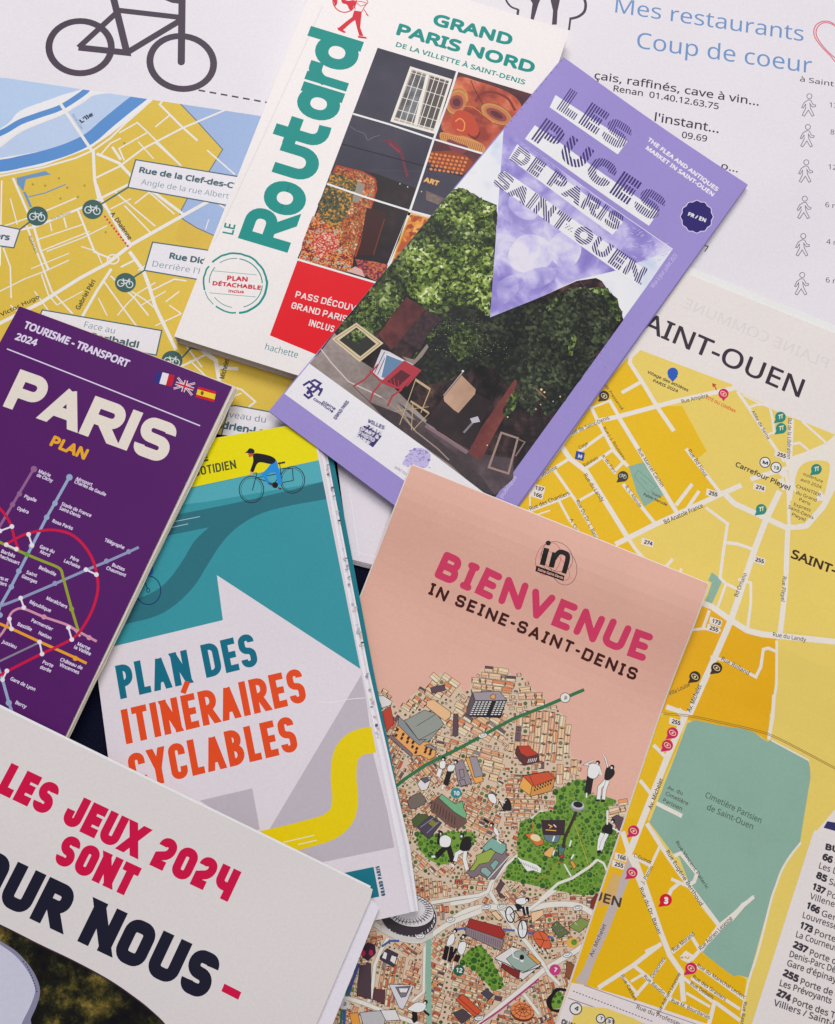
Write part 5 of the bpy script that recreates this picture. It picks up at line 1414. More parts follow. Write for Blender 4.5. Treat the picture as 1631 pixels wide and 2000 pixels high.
        if rnd.random() < .55:      # pitched roof with a lit wall
            quad4((-hw + g, -hh + g), (hw - g, -hh + g), (hw - g, sp - g), (-hw + g, sp - g))
            p.add(CT, xy2([loc(-hw + g, sp + g), loc(hw - ins, sp + g), loc(hw - ins, hh - g), loc(-hw + g, hh - g)]), rnd.choice(wall), step=False, z=z2)
            p.add(CT, xy2([loc(hw - ins + g, sp + g), loc(hw - g, sp + g), loc(hw - g, hh - g), loc(hw - ins + g, hh - g)]), rnd.choice(creams + wall), step=False, z=z2)
        else:                       # hipped roof
            quad4((-hw + g, -hh + g), (hw - g, -hh + g), (hw - ins, -g), (-hw + ins, -g))
            p.add(CT, xy2([loc(-hw + ins, g), loc(hw - ins, g), loc(hw - g, hh - g), loc(-hw + g, hh - g)]), rnd.choice(wall + [m1]), step=False, z=z2)
        if rnd.random() < .5 and hw > 4:
            for k_ in range(int(hw / 2.2)):
                x = -hw + 1.5 + k_ * 3.6
                if x + 1 < hw - ins: p.add(CT, xy2([loc(x, hh - 2.2), loc(x + 1, hh - 2.2), loc(x + 1, hh - .9), loc(x, hh - .9)]), rnd.choice((edge, red_dk)), step=False, z=z3)
    for si, (sx, sy, a0_) in enumerate(seeds):
        c, s_ = math.cos(a0_), math.sin(a0_)
        big = sy < 1480 or (sx > 1080 and sy < 1640)
        v = -150.0
        while v < 150:
            rh = rnd.uniform(9, 15) if big else rnd.uniform(7, 11.5)
            q = -150.0 + rnd.uniform(0, 6)
            while q < 150:
                ln_ = rnd.uniform(9, 24) if big else rnd.uniform(6.5, 16)
                cx, cy = sx + (q + ln_ / 2) * c - (v + rh / 2) * s_, sy + (q + ln_ / 2) * s_ + (v + rh / 2) * c
                hw, hh = ln_ / 2 - .65, rh / 2 - .65
                q += ln_
                if cy > 2012 or cx < 560 or not inside((cx, cy), out): continue
                ja = a0_ + rnd.uniform(-.1, .1); cj, sj = math.cos(ja), math.sin(ja); hw -= .15; hh -= .15
                loc = lambda x, y: (cx + x * cj - y * sj, cy + x * sj + y * cj)
                K4 = [loc(x, y) for x, y in ((-hw - .5, -hh - .5), (hw + .5, -hh - .5), (hw + .5, hh + .5), (-hw - .5, hh + .5))]
                if any(district(k_) != si for k_ in K4): 
                    if district((cx, cy)) == si and not nearroad((cx, cy), 3) and not any(inside((cx, cy), k_) for k_ in parks) and all(district((cx + e * 3.4, cy + f * 3.4)) == si for e, f in ((1, 0), (-1, 0), (0, 1), (0, -1))):
                        tree_at(cx, cy, rnd.uniform(1.8, 2.6))
                    continue
                if any(any(inside(k_, pk) for pk in parks) for k_ in K4) or nearroad((cx, cy), min(hw, hh) * 1.1) or any(nearroad(k_, .3) for k_ in K4): continue
                if rnd.random() < .09:
                    tree_at(cx, cy, min(hh, 3.6)); continue
                house(cx, cy, hw, hh, cj, sj, big)
            v += rh
    for hw0, hh0, tries in ((6.5, 4.2, 2500), (4.6, 3.2, 6000), (3.2, 2.4, 9000), (2.2, 1.7, 9000)):   # infill until the quarters are packed
        for _ in range(tries):
            cx, cy = rnd.uniform(600, 1262), rnd.uniform(1288, 2008)
            gi, gj = int((cx - 550) * 2), int((cy - 1280) * 2)
            if not (0 <= gi < 1500 and 0 <= gj < 1700) or occ[gi, gj]: continue
            if not inside((cx, cy), out): continue
            si = district((cx, cy)); ja = seeds[si][2] + rnd.uniform(-.35, .35); cj, sj = math.cos(ja), math.sin(ja)
            hw, hh = hw0 * rnd.uniform(.8, 1.15), hh0 * rnd.uniform(.8, 1.15)
            i_, j_ = spots(cx, cy, hw, hh, cj, sj, .75)
            if occ[i_.clip(0, 1499), j_.clip(0, 1699)].any(): continue
            if any(inside((cx, cy), pk) for pk in parks) or nearroad((cx, cy), hh * 1.2): continue
            if rnd.random() < .2: tree_at(cx, cy, min(hh, hw) * .95)
            else: house(cx, cy, hw, hh, cj, sj, cy < 1480)
    p.off = z3 + DZ
    # streets
    for pts, w in light:
        p.line('city_street', pts, w + 1.6, '#8a7f78'); p.line('city_street', pts, w, '#dcd8cc')
    # parks: lawns then single trees
    lawn = C('#6f9436'); ol = C('#203a18')
    for k_ in parks:
        p.poly('city_park', k_, lawn)
    z1 = p.top() + DZ * 2; p.grid[:] = np.maximum(p.grid, int(round(z1 / DZ)) + 4)
    tg = [C('#4c7a24'), C('#366420'), C('#264e20'), C('#5a8a2a'), C('#2f5a26')]
    clear = [W5('430,700 740,700 720,960 450,960'), W5('680,780 980,470 1000,620 760,1100 640,1140'), W5('180,1120 440,1140 450,1300 250,1250'), W5('400,1370 640,1220 1180,900 1100,1180 820,1380 640,1420'), W4('500,800 880,800 860,1120 640,1140')]
    placed = {}
    for R0, tries in ((5.6, 700), (4.2, 2500), (2.9, 6000), (1.9, 7000)):
        for _ in range(tries):
            cx, cy = rnd.uniform(800, 1262), rnd.uniform(1515, 1960)
            if not any(inside((cx, cy), k_) for k_ in parks): continue
            if any(inside((cx, cy), k_) for k_ in clear) and rnd.random() < .85: continue
            R_ = R0 * rnd.uniform(.85, 1.1); gx, gy = int(cx // 10), int(cy // 10)
            if any((cx - x) ** 2 + (cy - y) ** 2 < (R_ + r2 + .3) ** 2 for i_ in (-1, 0, 1) for j_ in (-1, 0, 1) for x, y, r2 in placed.get((gx + i_, gy + j_), ())): continue
            placed.setdefault((gx, gy), []).append((cx, cy, R_))
            p.add('city_tree', xy2(ell(cx, cy, R_, R_, n=10)), ol, step=False, z=z1)
            p.add('city_tree', xy2(ell(cx - .1, cy - .25, R_ - .45, R_ - .5, n=10)), rnd.choice(tg), step=False, z=z1 + DZ * 3)
            if R_ > 2.8: p.add('city_tree', xy2(ell(cx - R_ * .25, cy - R_ * .3, R_ * .35, R_ * .3, n=7)), rnd.choice(tg), step=False, z=z1 + DZ * 4)
    p.off = z1 + DZ * 5
    K = C('#201a1e'); WH = C('#e6e0dc')
    def shape(Zf, s_, m, o=1.0, sm=0):
        pts = Zf(s_)
        if sm: pts = smooth(pts, sm, True)
        p.uid += 1; nm = p.lm = f'city_landmark#{p.uid}'
        p.poly(nm, pts, m)
        if o: p.line(nm, pts, o, '#30242a', closed=True)
    # long green line with its round sign
    gl = C('#2f6e46')
    p.line('green_line', [*PX('762,1545 790,1522 830,1495 898,1461 1000,1405 1063,1380 1141,1347')], 6.5, gl)
    q = W3('782,450')[0]; p.poly('line_sign', ell(*q, 9.5, n=22), '#dfdcd4'); p.line('line_sign', ell(*q, 9.5, n=22), 1.2, '#5c5048', closed=True); p.text('line_sign', 'D', [(q[0] - 3, q[1] + 3), (q[0] + 3, q[1] + 5)], 8, '#2c3a3a', bold=.14)
    # teal canal and blue rail line at the foot
    p.line('city_canal', W6('1090,250 1075,600 1070,900 1075,1300 1080,1540'), 10, '#86ad98'); p.line('city_canal', W6('1100,470 1090,600'), 9, '#86ad98')
    p.line('blue_line', W6('575,700 660,640 760,640'), 4, '#3d5592'); p.line('blue_line', W6('330,880 260,1080 215,1220'), 6, '#3d5592'); p.line('blue_line', W6('180,1370 175,1540'), 6, '#3d5592'); p.line('blue_line', W7('60,590 160,570'), 4, '#4c5f9a'); p.line('blue_line', W7('520,585 640,600'), 4, '#4c5f9a'); p.line('blue_line', W7('770,620 1020,670'), 4, '#4c5f9a')
    p.line('green_line', W6('215,1100 200,1230'), 5, '#2f6e5a'); p.line('green_line', W6('150,1370 140,1540'), 5, '#2f6e5a')
    p.line('magenta_line', W7('250,1560 480,1400 720,1210 880,1080'), 3.4, '#a83a70')
    # grey-roofed theatre
    shape(W2, '700,580 830,620 910,730 760,900 640,1000 480,790 440,720', C('#8f948a'))
    shape(W2, '430,700 480,700 630,920 740,920 830,990 810,1080 750,1110 660,1060 580,1070 370,880', C('#e0a05a'))
    shape(W2, '430,650 510,720 640,900 720,890 650,955 590,910 420,740', C('#85898a')); shape(W2, '740,940 830,985 820,1010 700,960', C('#85898a'))
    p.line(p.lm, W2('620,750 830,620'), .9, K); p.line(p.lm, W2('500,720 640,900 900,760'), .9, K)
    for x, y in ((415, 790), (400, 850), (460, 880), (475, 840), (520, 920), (530, 880), (575, 970), (580, 925), (620, 990), (610, 1030), (720, 990), (710, 1025), (770, 1010), (760, 1045)):
        c_ = W2([(x, y)])[0]; p.poly(p.lm, quad(c_[0], c_[1], 2.3, 3.2, .5), '#3a1c1a', step=False)
    p.off += DZ
    shape(W2, '310,850 360,850 580,1050 560,1080', C('#7d6a70'))
    # slab block with a chequered front
    shape(W2, '1215,395 1500,380 1580,480 1240,480', C('#9a9096')); shape(W2, '1210,395 1240,480 1190,650 1150,630 1150,560', C('#5a5058')); shape(W2, '1240,480 1575,475 1510,665 1180,650', K, 0)
    for r_ in range(7):
        for c_ in range(9):
            if c_ == 5: continue
            x = 1240 + c_ * 37 - r_ * 9; y = 490 + r_ * 22; a = W2([(x, y)])[0]
            p.poly(p.lm, [a, (a[0] + 4.6, a[1]), (a[0] + 4.3, a[1] + 2.0), (a[0] - .3, a[1] + 2.0)], WH, step=False)
    p.off += DZ; shape(W2, '1400,430 1430,410 1460,425 1450,465 1410,460', C('#e0a05a'))
    shape(W2, '765,345 915,310 925,370 780,405', C('#5a4650')); shape(W2, '1010,625 1060,620 1060,850 1030,865 1000,850', C('#5c4750'))
    shape(W2, '730,480 800,470 980,600 980,650 920,700 720,540', C('#ecb484')); shape(W2, '205,430 270,430 360,490 340,530 250,560', C('#d8d4d0')); shape(W2, '250,600 340,540 380,720 300,810', C('#b8402e'))
    # long ochre building and grey terraces
    shape(W4, '690,60 780,20 880,270 770,310 740,300', C('#8f8388')); shape(W4, '810,0 880,0 990,190 1000,250 920,275 900,240', C('#e0a050')); shape(W4, '850,-10 930,-10 1000,190 910,210', C('#948e92'))
    for s_ in ('740,130 790,120 800,200 760,220', '745,240 800,230 820,290 770,300'): p.line(p.lm, W4(s_), 1, K, closed=True)
    # green glass hall
    shape(W4, '525,425 560,385 700,490 780,460 790,530 825,600 810,650 690,575', C('#6faa7c')); p.line(p.lm, W4('700,490 690,575'), 1, K); p.line(p.lm, W4('730,510 800,640'), 1, K)
    shape(W4, '450,470 530,400 800,600 830,690 740,760 600,700 440,560', C('#6b5048'), 0); 
    for i in range(9): p.line(p.lm, W4([(460 + 30 * i, 450 + 22 * i), (440 + 32 * i, 540 + 22 * i)]), 1.2, '#2c1d1e', step=(i == 0))
    shape(W4, '525,425 560,385 700,490 780,460 790,530 825,600 810,650 690,575', C('#6faa7c'))
    shape(W4, '240,660 300,600 400,600 440,640 300,740 260,740', C('#4c5a34')); shape(W4, '300,740 440,610 560,690 430,860 380,830', C('#4a4050')); shape(W4, '410,700 450,650 520,690 470,740', C('#7c7a34')); p.line(p.lm, W4('330,740 470,640'), 1.3, '#8c8ca0'); p.line(p.lm, W4('400,800 530,680'), 1.3, '#8c8ca0')
    shape(W4, '190,460 250,400 330,370 390,440 380,490 280,540 220,540', C('#70665c')); shape(W4, '300,280 340,220 430,210 440,250 400,340 340,350', C('#d8d4d2')); shape(W4, '330,225 400,205 435,240 380,270', C('#5c5660'))
    # teal pool building
    shape(W4, '820,1220 1000,1000 1000,940 1100,840 1245,920 1245,1030 1280,1040 1120,1290 1050,1290 960,1240 890,1280', C('#7c6c70')); shape(W4, '985,960 1090,850 1240,920 1240,980 1200,1030 1110,990 1080,960 1030,1000', C('#7aa898')); shape(W4, '850,1200 930,1080 920,1040 1080,970 1130,1000 1060,1110 960,1130 900,1200', C('#93a648')); shape(W4, '1070,1140 1130,1080 1170,1110 1110,1200', C('#7aa898')); shape(W4, '980,1170 1030,1160 1090,1220 1050,1270 970,1210', C('#86a89c'))
    p.line(p.lm, W4('1050,1290 1280,1040'), 1.4, WH)
    # ochre school and red-roofed houses
    shape(W3, '290,1400 340,1280 430,1380 410,1490', C('#e4a24e')); shape(W3, '330,1275 610,1230 680,1300 640,1440 410,1500 430,1380', C('#c98c48')); shape(W3, '330,1280 600,1235 675,1310 440,1390', C('#c4502f')); p.line(p.lm, W3('400,1270 450,1380'), .9, K)
    for i in range(7):
        for j_ in range(2): c_ = W3([(465 + 28 * i - 6 * j_, 1400 - 12 * i + 32 * j_)])[0]; p.poly(p.lm, quad(c_[0], c_[1], 1.3, 2.0, -.3), '#3a2020', step=False)
    p.off += DZ
    shape(W3, '270,960 350,970 500,1060 510,1130 350,1170 290,1110 250,1040', C('#5a3030')); shape(W3, '280,965 400,960 430,1000 500,1050 380,1080 310,1040', C('#b83c2a'))
    for i in range(5): p.line(p.lm, W3([(400 + 20 * i, 1100 - 3 * i), (385 + 20 * i, 1140 - 3 * i)]), 1.2, WH, step=(i == 0))
    shape(W5, '1250,680 1310,650 1420,700 1380,820 1330,830', C('#5a4650'))
    # tower with round top
    p.line(p.lm, W5('850,610 790,750 720,900 690,1060'), 6, '#3a2c26'); p.poly(p.lm, ell(*W5('862,555')[0], 13.5, 10, 10, 22), '#8c8c90'); p.poly(p.lm, ell(*W5('865,540')[0], 12.6, 8, 10, 22), '#b9b9bc'); p.poly(p.lm, ell(*W5('868,532')[0], 9.4, 6, 10, 18), '#221c22')
    shape(W5, '450,710 720,710 710,880 470,870', C('#3a2630')); shape(W5, '475,875 670,880 640,960 560,970 490,930', C('#5f7880')); p.line(p.lm, W5('530,760 570,780 545,800'), 2, '#e8b04c'); p.line(p.lm, W5('590,760 620,790'), 2, WH); p.line(p.lm, W5('500,820 620,830'), 1.6, '#e8b04c')
    shape(W5, '260,870 350,850 470,930 480,980 400,1010 350,960', C('#c9702e')); p.poly(p.lm, ell(*W5('385,910')[0], 10.5, 6.5, 20, 16), '#e6cda0'); p.line(p.lm, W5('350,740 360,860'), 2, '#c9702e'); shape(W5, '480,1080 560,1010 600,1020 560,1140 480,1110', C('#d9a860'))
    shape(W5, '640,1000 720,1030 700,1090 650,1080', C('#4c7478')); shape(W5, '650,1110 710,1100 715,1130 670,1150', C('#b03048')); shape(W5, '775,1180 810,1170 850,1240 820,1270', C('#d99440'))
    for s_ in ('580,950 600,890', '770,1010 790,940', '580,1110 600,1050', '790,1150 820,1100'): p.line(p.lm, W5(s_), 3, WH)
    p.line(p.lm, W5('640,1000 650,1130'), 2, K); p.line(p.lm, W5('830,760 900,960 960,1140 990,1230'), 1, '#c9a83c'); p.line(p.lm, smooth(W5('340,1390 450,1370 560,1290 610,1200 760,1180'), 4), 1, '#a87a30')
    p.poly(p.lm, W5('170,1120 230,1160 300,1180 400,1220 450,1260 440,1310 360,1280 290,1290 230,1210'), WH)
    for i in range(8): p.line(p.lm, W5([(220 + 25 * i, 1180 + 10 * i), (235 + 25 * i, 1215 + 10 * i)]), .8, K, step=(i == 0))
    p.line('city_street', W5('430,1620 640,1430 800,1370 1000,1240 1085,1160'), 5, '#dcd8cc'); p.line('city_street', W5('1085,1160 1160,1200 1210,1320'), 4, '#dcd8cc'); p.line('city_street', W5('790,1350 710,1210'), 3, '#dcd8cc')
    # stadium at the foot of the teal leaflet
    c_ = W6('860,330')[0]
    p.poly('stadium_print', ell(c_[0], c_[1] + 9, 56, 42, 12, 40), '#3a3238'); p.line('stadium_print', ell(c_[0], c_[1] + 9, 56, 42, 12, 40), 2, '#b8b2b0', closed=True)
    for i in range(22):
        a = math.radians(-30 + i * 8); x, y = c_[0] + 50 * math.cos(a), c_[1] + 9 + 37 * math.sin(a); p.line('stadium_print', [(x, y), (x + 1.0, y + 6)], 2.0, WH if i % 2 else '#8a8488', step=False)
    p.off += DZ; p.poly('stadium_print', ell(c_[0] + 2, c_[1] - 3, 48, 32, 12, 40), '#d3cfcf'); p.line('stadium_print', ell(c_[0] + 2, c_[1] - 3, 48, 32, 12, 40), 1.2, K, closed=True)
    for i in range(26):
        a = math.radians(-100 + i * 10.5); x, y = c_[0] + 2 + 45 * math.cos(a), c_[1] - 3 + 29 * math.sin(a); x2, y2 = c_[0] + 2 + 30 * math.cos(a), c_[1] - 5 + 19 * math.sin(a)
        p.line('stadium_print', [(x, y), (x2, y2)], 1.0, K, step=(i == 0)); p.line('stadium_print', [((x + x2) / 2 - 3, (y + y2) / 2 + 2), ((x + x2) / 2, (y + y2) / 2 - 1), ((x + x2) / 2 + 4, (y + y2) / 2 + 2)], .9, K, step=(i == 0))
    p.line('city_street', smooth(W6('560,490 700,580 860,620 1000,620 1120,580'), 4), 9, '#c9c4bd')
    # foot of the brochure
    shape(W6, '555,810 630,720 750,780 700,920 560,840', C('#403844')); shape(W6, '575,820 600,750 635,770 620,840', C('#dcd8d4')); shape(W6, '660,850 680,790 735,810 710,890', C('#dcd8d4'))
    shape(W6, '340,900 400,900 420,870 460,880 460,1260 310,1220', C('#4c3c44')); shape(W6, '350,740 420,660 500,680 510,770 430,850 370,810', C('#3a2430'))
    for q in ('380,770', '460,765'): p.poly(p.lm, ell(*W6(q)[0], 4, 6, n=12), '#b02850')
    shape(W6, '650,1100 910,1110 850,1270 800,1370 760,1350', C('#cfcbcf')); shape(W6, '720,1130 880,1120 830,1230 780,1240', C('#7c747c')); shape(W6, '750,1140 860,1140 840,1190 770,1190', C('#dcd8dc')); shape(W6, '490,1150 610,1160 600,1310 480,1260', C('#5a3a40'))
    shape(W6, '340,1400 560,1380 610,1470 600,1540 380,1540', C('#b5b3b4')); shape(W6, '560,1375 720,1370 770,1480 620,1490', C('#d6d4d2')); shape(W6, '230,1410 320,1400 350,1540 260,1540', C('#d99440')); shape(W6, '820,610 880,880 960,820 950,680 850,690', C('#e8b892'), .8) if 0 else None
    q = W6('178,1312')[0]; p.poly('line_sign', ell(*q, 10, n=22), '#cfccc8'); p.text('line_sign', 'D', [(q[0] - 3, q[1] + 3), (q[0] + 3, q[1] + 4.5)], 8, '#2c3a3a', bold=.14)
    shape(W7, '190,480 500,560 545,640 480,700 160,560', C('#9c2f2a')); shape(W7, '150,560 530,690 500,800 150,640', C('#8c7a80'))
    for i in range(16): p.line(p.lm, W7([(165 + 22 * i, 575 + 8.5 * i), (160 + 22 * i, 640 + 8.5 * i)]), .8, '#4a3a44', step=(i == 0))
    shape(W7, '440,870 610,760 740,800 900,940 720,1090 510,960', C('#d6d2ce')); shape(W7, '555,880 660,800 720,800 880,930 740,1010 640,980', C('#94a89c')); shape(W7, '510,920 690,1010 680,1080 620,1050 505,965', C('#7c2a24')); shape(W7, '760,840 800,830 900,920 870,940', C('#d99440'))
    p.line(p.lm, W7('440,880 560,930 720,1020 910,950'), 1.4, K); p.poly(p.lm, ell(*W7('710,865')[0], 4.6, 5.5, n=12), K); p.poly(p.lm, W7('690,890 730,890 720,915 700,910'), WH); p.line(p.lm, W7('610,770 625,860 680,885'), 2, WH)
    shape(W7, '820,640 880,600 960,640 1000,740 980,780 880,760', C('#d0603a'), 1.2, 3); p.line(p.lm, W7('850,680 970,700'), 1, K); p.line(p.lm, W7('880,610 930,700 900,760'), 1, K)
    for i in range(6):
        for j_ in range(2): a = W7([(830 + 26 * i, 740 + 10 * i + 28 * j_)])[0]; p.poly(p.lm, [a, (a[0] + 2.6, a[1]), (a[0] + 2.6, a[1] + 3.4), (a[0], a[1] + 3.4)], WH if (i + j_) % 2 else K, step=False)
    p.off += DZ
    c_ = W7('715,1395')[0]; p.poly(p.lm, ell(c_[0], c_[1] + 3, 24, 19, 15, 16), '#6a3020'); p.poly(p.lm, ell(c_[0], c_[1], 23, 17, 15, 16), '#d9804c')
    for r_ in (.35, .7): p.line(p.lm, ell(c_[0] + 1, c_[1] - 2 * (1 - r_), 23 * r_, 17 * r_, 15, 16), 1, '#5a281c', closed=True)
    for i in range(10): a = i * .628; p.line(p.lm, [(c_[0] + 1, c_[1] - 3), (c_[0] + 22 * math.cos(a), c_[1] + 16 * math.sin(a))], .9, '#5a281c', step=(i == 0))
    shape(W7, '50,1290 120,1230 310,1400 240,1460', C('#c9502f')); p.line(p.lm, W7('80,1270 270,1440'), .9, K); shape(W7, '20,1420 120,1380 210,1450 110,1529', C('#4c4046')); shape(W7, '300,1220 360,1180 430,1240 380,1290', C('#4c4450')); shape(W7, '1160,900 1260,960 1230,1090 1140,1060', C('#8a5038')); shape(W7, '1400,300 1450,230 1500,250 1450,400 1390,370', C('#7c3424'), 1)
    shape(W7, '800,420 920,390 930,440 810,530', C('#e8bd94')); shape(W7, '400,420 450,400 520,480 480,500', C('#e8bd94')); shape(W7, '450,180 500,100 540,130 490,220 540,260 500,280', C('#5c4248')); p.poly(p.lm, ell(*W7('1215,720')[0], 12, 10, n=18), '#d9a848'); p.poly(p.lm, ell(*W7('1230,715')[0], 6, 6, n=12), '#5c8a34')
    shape(W7, '1000,560 1060,500 1180,620 1080,680', C('#5c6a44')); shape(W7, '1180,560 1300,470 1400,520 1280,620', C('#7c9048'))
    for i in range(26): a = W7([(rnd.uniform(1000, 1380), rnd.uniform(480, 700))])[0]; p.line(p.lm, [a, (a[0] + rnd.uniform(-6, 6), a[1] + rnd.uniform(-4, 4))], 1.0, rnd.choice((C('#c8c8a8'), K, C('#8a7c84'))))
    shape(W7, '950,1300 1000,1230 1050,1170 1150,1180 1190,1230 1130,1200 1060,1210 1010,1290 1020,1380 1110,1380 1140,1420 1000,1400', K, 0, 2)
    # numbered discs
    for Zf, q, col, t, r in ((W2, '1038,1462', '#2e8488', '10', 10.5), (W6, '1393,952', '#1f5c48', '12', 11), (W7, '1040,990', '#c03c7c', '7', 11)):
        x, y = Zf(q)[0]; p.uid += 1; nm = f'number_disc#{p.uid}'; p.poly(nm, ell(x, y, r, n=22), col); p.text(nm, t, [(x - r * .28 * len(t), y + r * .35), (x + r * .3 * len(t), y + r * .5)], r * .8, '#e8e0d8', bold=.08)
    # little black and white people
    def person(Zf, body, legs, head, shirt=True, legc=K):
        p.uid += 1; p.fig = f'drawn_figure#{p.uid}'
        for s_, w in legs: p.line(p.fig, Zf(s_), w + 1.2, K); p.line(p.fig, Zf(s_), w, legc)
        p.poly(p.fig, smooth(Zf(body), 3, True), WH if shirt else K); p.line(p.fig, smooth(Zf(body), 3, True), .9, K, closed=True)
        h = Zf(head)[0]; p.poly(p.fig, ell(*h, 4.4, 4.6, n=12), K); p.poly(p.fig, ell(h[0] - 1.2, h[1] + 1.6, 2.2, 2.4, n=8), WH)
    person(W3, '1040,1160 1110,1150 1160,1190 1150,1240 1100,1310 1020,1280', [('1050,1290 1020,1470', 12)], '1130,1140'); p.line(p.fig, W3('1040,1165 995,1160 1080,1115'), 3.4, K); p.line(p.fig, W3('1040,1165 995,1160 1080,1115'), 2.2, WH); p.line(p.fig, W3('1010,1460 1008,1510'), 3, WH); p.line(p.fig, W3('1150,1200 1165,1265 1130,1240'), 2.4, WH)
    p.uid += 1; p.fig = f'drawn_figure#{p.uid}'
    p.line(p.fig, W3('1220,1330 1150,1400 1135,1530'), 8.5, K); p.line(p.fig, W3('1220,1330 1150,1400 1135,1530'), 7, WH); p.line(p.fig, W3('1235,1330 1200,1430 1190,1530'), 7.5, K); p.line(p.fig, W3('1235,1330 1200,1430 1190,1530'), 6.2, WH)
    person(W3, '1225,1190 1290,1200 1305,1260 1250,1320 1200,1310', [], '1282,1185', False); p.line(p.fig, W3('1235,1190 1210,1090 1185,1060'), 3.6, K); p.line(p.fig, W3('1235,1190 1210,1090 1185,1060'), 2.4, WH); p.line(p.fig, W3('1105,1540 1150,1540'), 4, K); p.line(p.fig, W3('1160,1548 1205,1545'), 4, K)
    person(W5, '1180,760 1250,760 1250,870 1140,830', [('1150,860 1120,940 1110,1060', 9), ('1200,860 1150,960 1130,1040', 7)], '1265,720', False, WH); p.line(p.fig, W5('1200,760 1200,600'), 3, WH); p.line(p.fig, W5('1260,800 1350,850'), 2.6, WH); p.line(p.fig, W5('1085,1075 1130,1065'), 6, K)
    person(W4, '540,850 600,820 660,860 640,940 580,950 540,930', [('610,940 500,1050', 9), ('630,940 680,1110', 9)], '550,800'); p.line(p.fig, W4('530,800 520,920'), 5, K); p.line(p.fig, W4('450,1050 490,1050'), 3.6, WH); p.line(p.fig, W4('660,1130 690,1160'), 3.6, WH)
    person(W4, '790,850 860,850 865,960 800,990 750,960', [('790,980 720,1020 700,1100', 7), ('810,990 800,1080 830,1190', 7)], '775,825', False, WH)
    person(W4, '540,40 600,40 590,110 540,110', [('545,120 520,200', 8)], '580,10', True, WH); person(W4, '630,80 700,80 680,140 620,140', [('640,150 600,290', 9)], '710,40'); p.line(p.fig, W4('575,290 560,340'), 3, WH)
    person(W4, '1050,390 1110,385 1140,440 1130,490 1070,460', [], '1250,450'); p.poly(p.fig, smooth(W4('1220,480 1270,440 1300,500 1290,560 1210,550'), 3, True), K); p.line(p.fig, W4('1160,440 1220,560 1150,570'), 2, K); p.line(p.fig, W4('1170,450 1230,480'), 2, WH); p.line(p.fig, W4('1150,575 1270,580'), 1.6, WH)
    person(W4, '1120,730 1160,780 1150,830 1110,780', [('1000,650 1060,690', 4)], '1090,710'); p.line(p.fig, W4('1160,800 1150,880 1190,910'), 2.4, WH)
    person(W6, '1290,590 1340,560 1350,620 1320,680 1260,690', [('1270,700 1240,840', 8), ('1320,700 1290,860', 6)], '1355,530'); person(W6, '1400,660 1460,650 1470,700 1430,790 1380,750', [('1370,720 1290,860', 4), ('1390,790 1360,860', 9)], '1445,590')
    for s_ in ('1230,850 1195,890', '1280,880 1270,930', '1340,860 1330,940'): p.line(p.fig, W6(s_), 3, WH)
    person(W6, '870,1340 950,1290 1040,1310 1030,1370 960,1400 850,1370', [('920,1390 930,1470 900,1490', 9)], '1040,1290'); p.line(p.fig, W6('1020,1380 1080,1430'), 4, K)
    person(W7, '650,290 720,270 770,290 730,340 660,330', [('660,330 690,390', 9), ('720,360 740,450', 4), ('760,360 770,440', 4)], '765,290', True)
    p.line(p.fig, W7('690,350 690,380'), 8, K)
    for q, rx, ry, rot in (('592,440', 8.2, 15.5, -8), ('718,585', 9, 17.5, 3)):
        x, y = W7(q)[0]; p.poly(p.fig, ell(x, y, rx, ry, rot, 24), WH); p.line(p.fig, ell(x, y, rx, ry, rot, 24), 2.2, K, closed=True); p.line(p.fig, [(x, y - ry), (x, y + ry)], .7, '#8a8488'); p.line(p.fig, [(x - rx, y), (x + rx, y)], .7, '#8a8488')
    for s_ in ('595,440 640,400 700,480 640,520 595,440', '700,480 715,585', '700,480 790,460 760,430', '640,400 700,400'): p.line(p.fig, W7(s_), 1.5, K)
    for Zf, q in ((W7, '355,365'), (W7, '510,360'), (W7, '1265,375'), (W6, '985,590'), (W6, '1305,415'), (W2, '1320,850'), (W7, '1165,840'), (W7, '285,1470')):
        x, y = Zf(q)[0]; p.uid += 1; nm = f'drawn_car#{p.uid}'; p.poly(nm, ell(x, y, 9, 5, -10, 14), WH); p.line(nm, ell(x, y, 9, 5, -10, 14), .9, K, closed=True); p.line(nm, ell(x, y - 1, 5, 2.4, -10, 10), .8, K, closed=True)
    p.finish(on=base)
    # short handling scratches on the pink
build_pink()

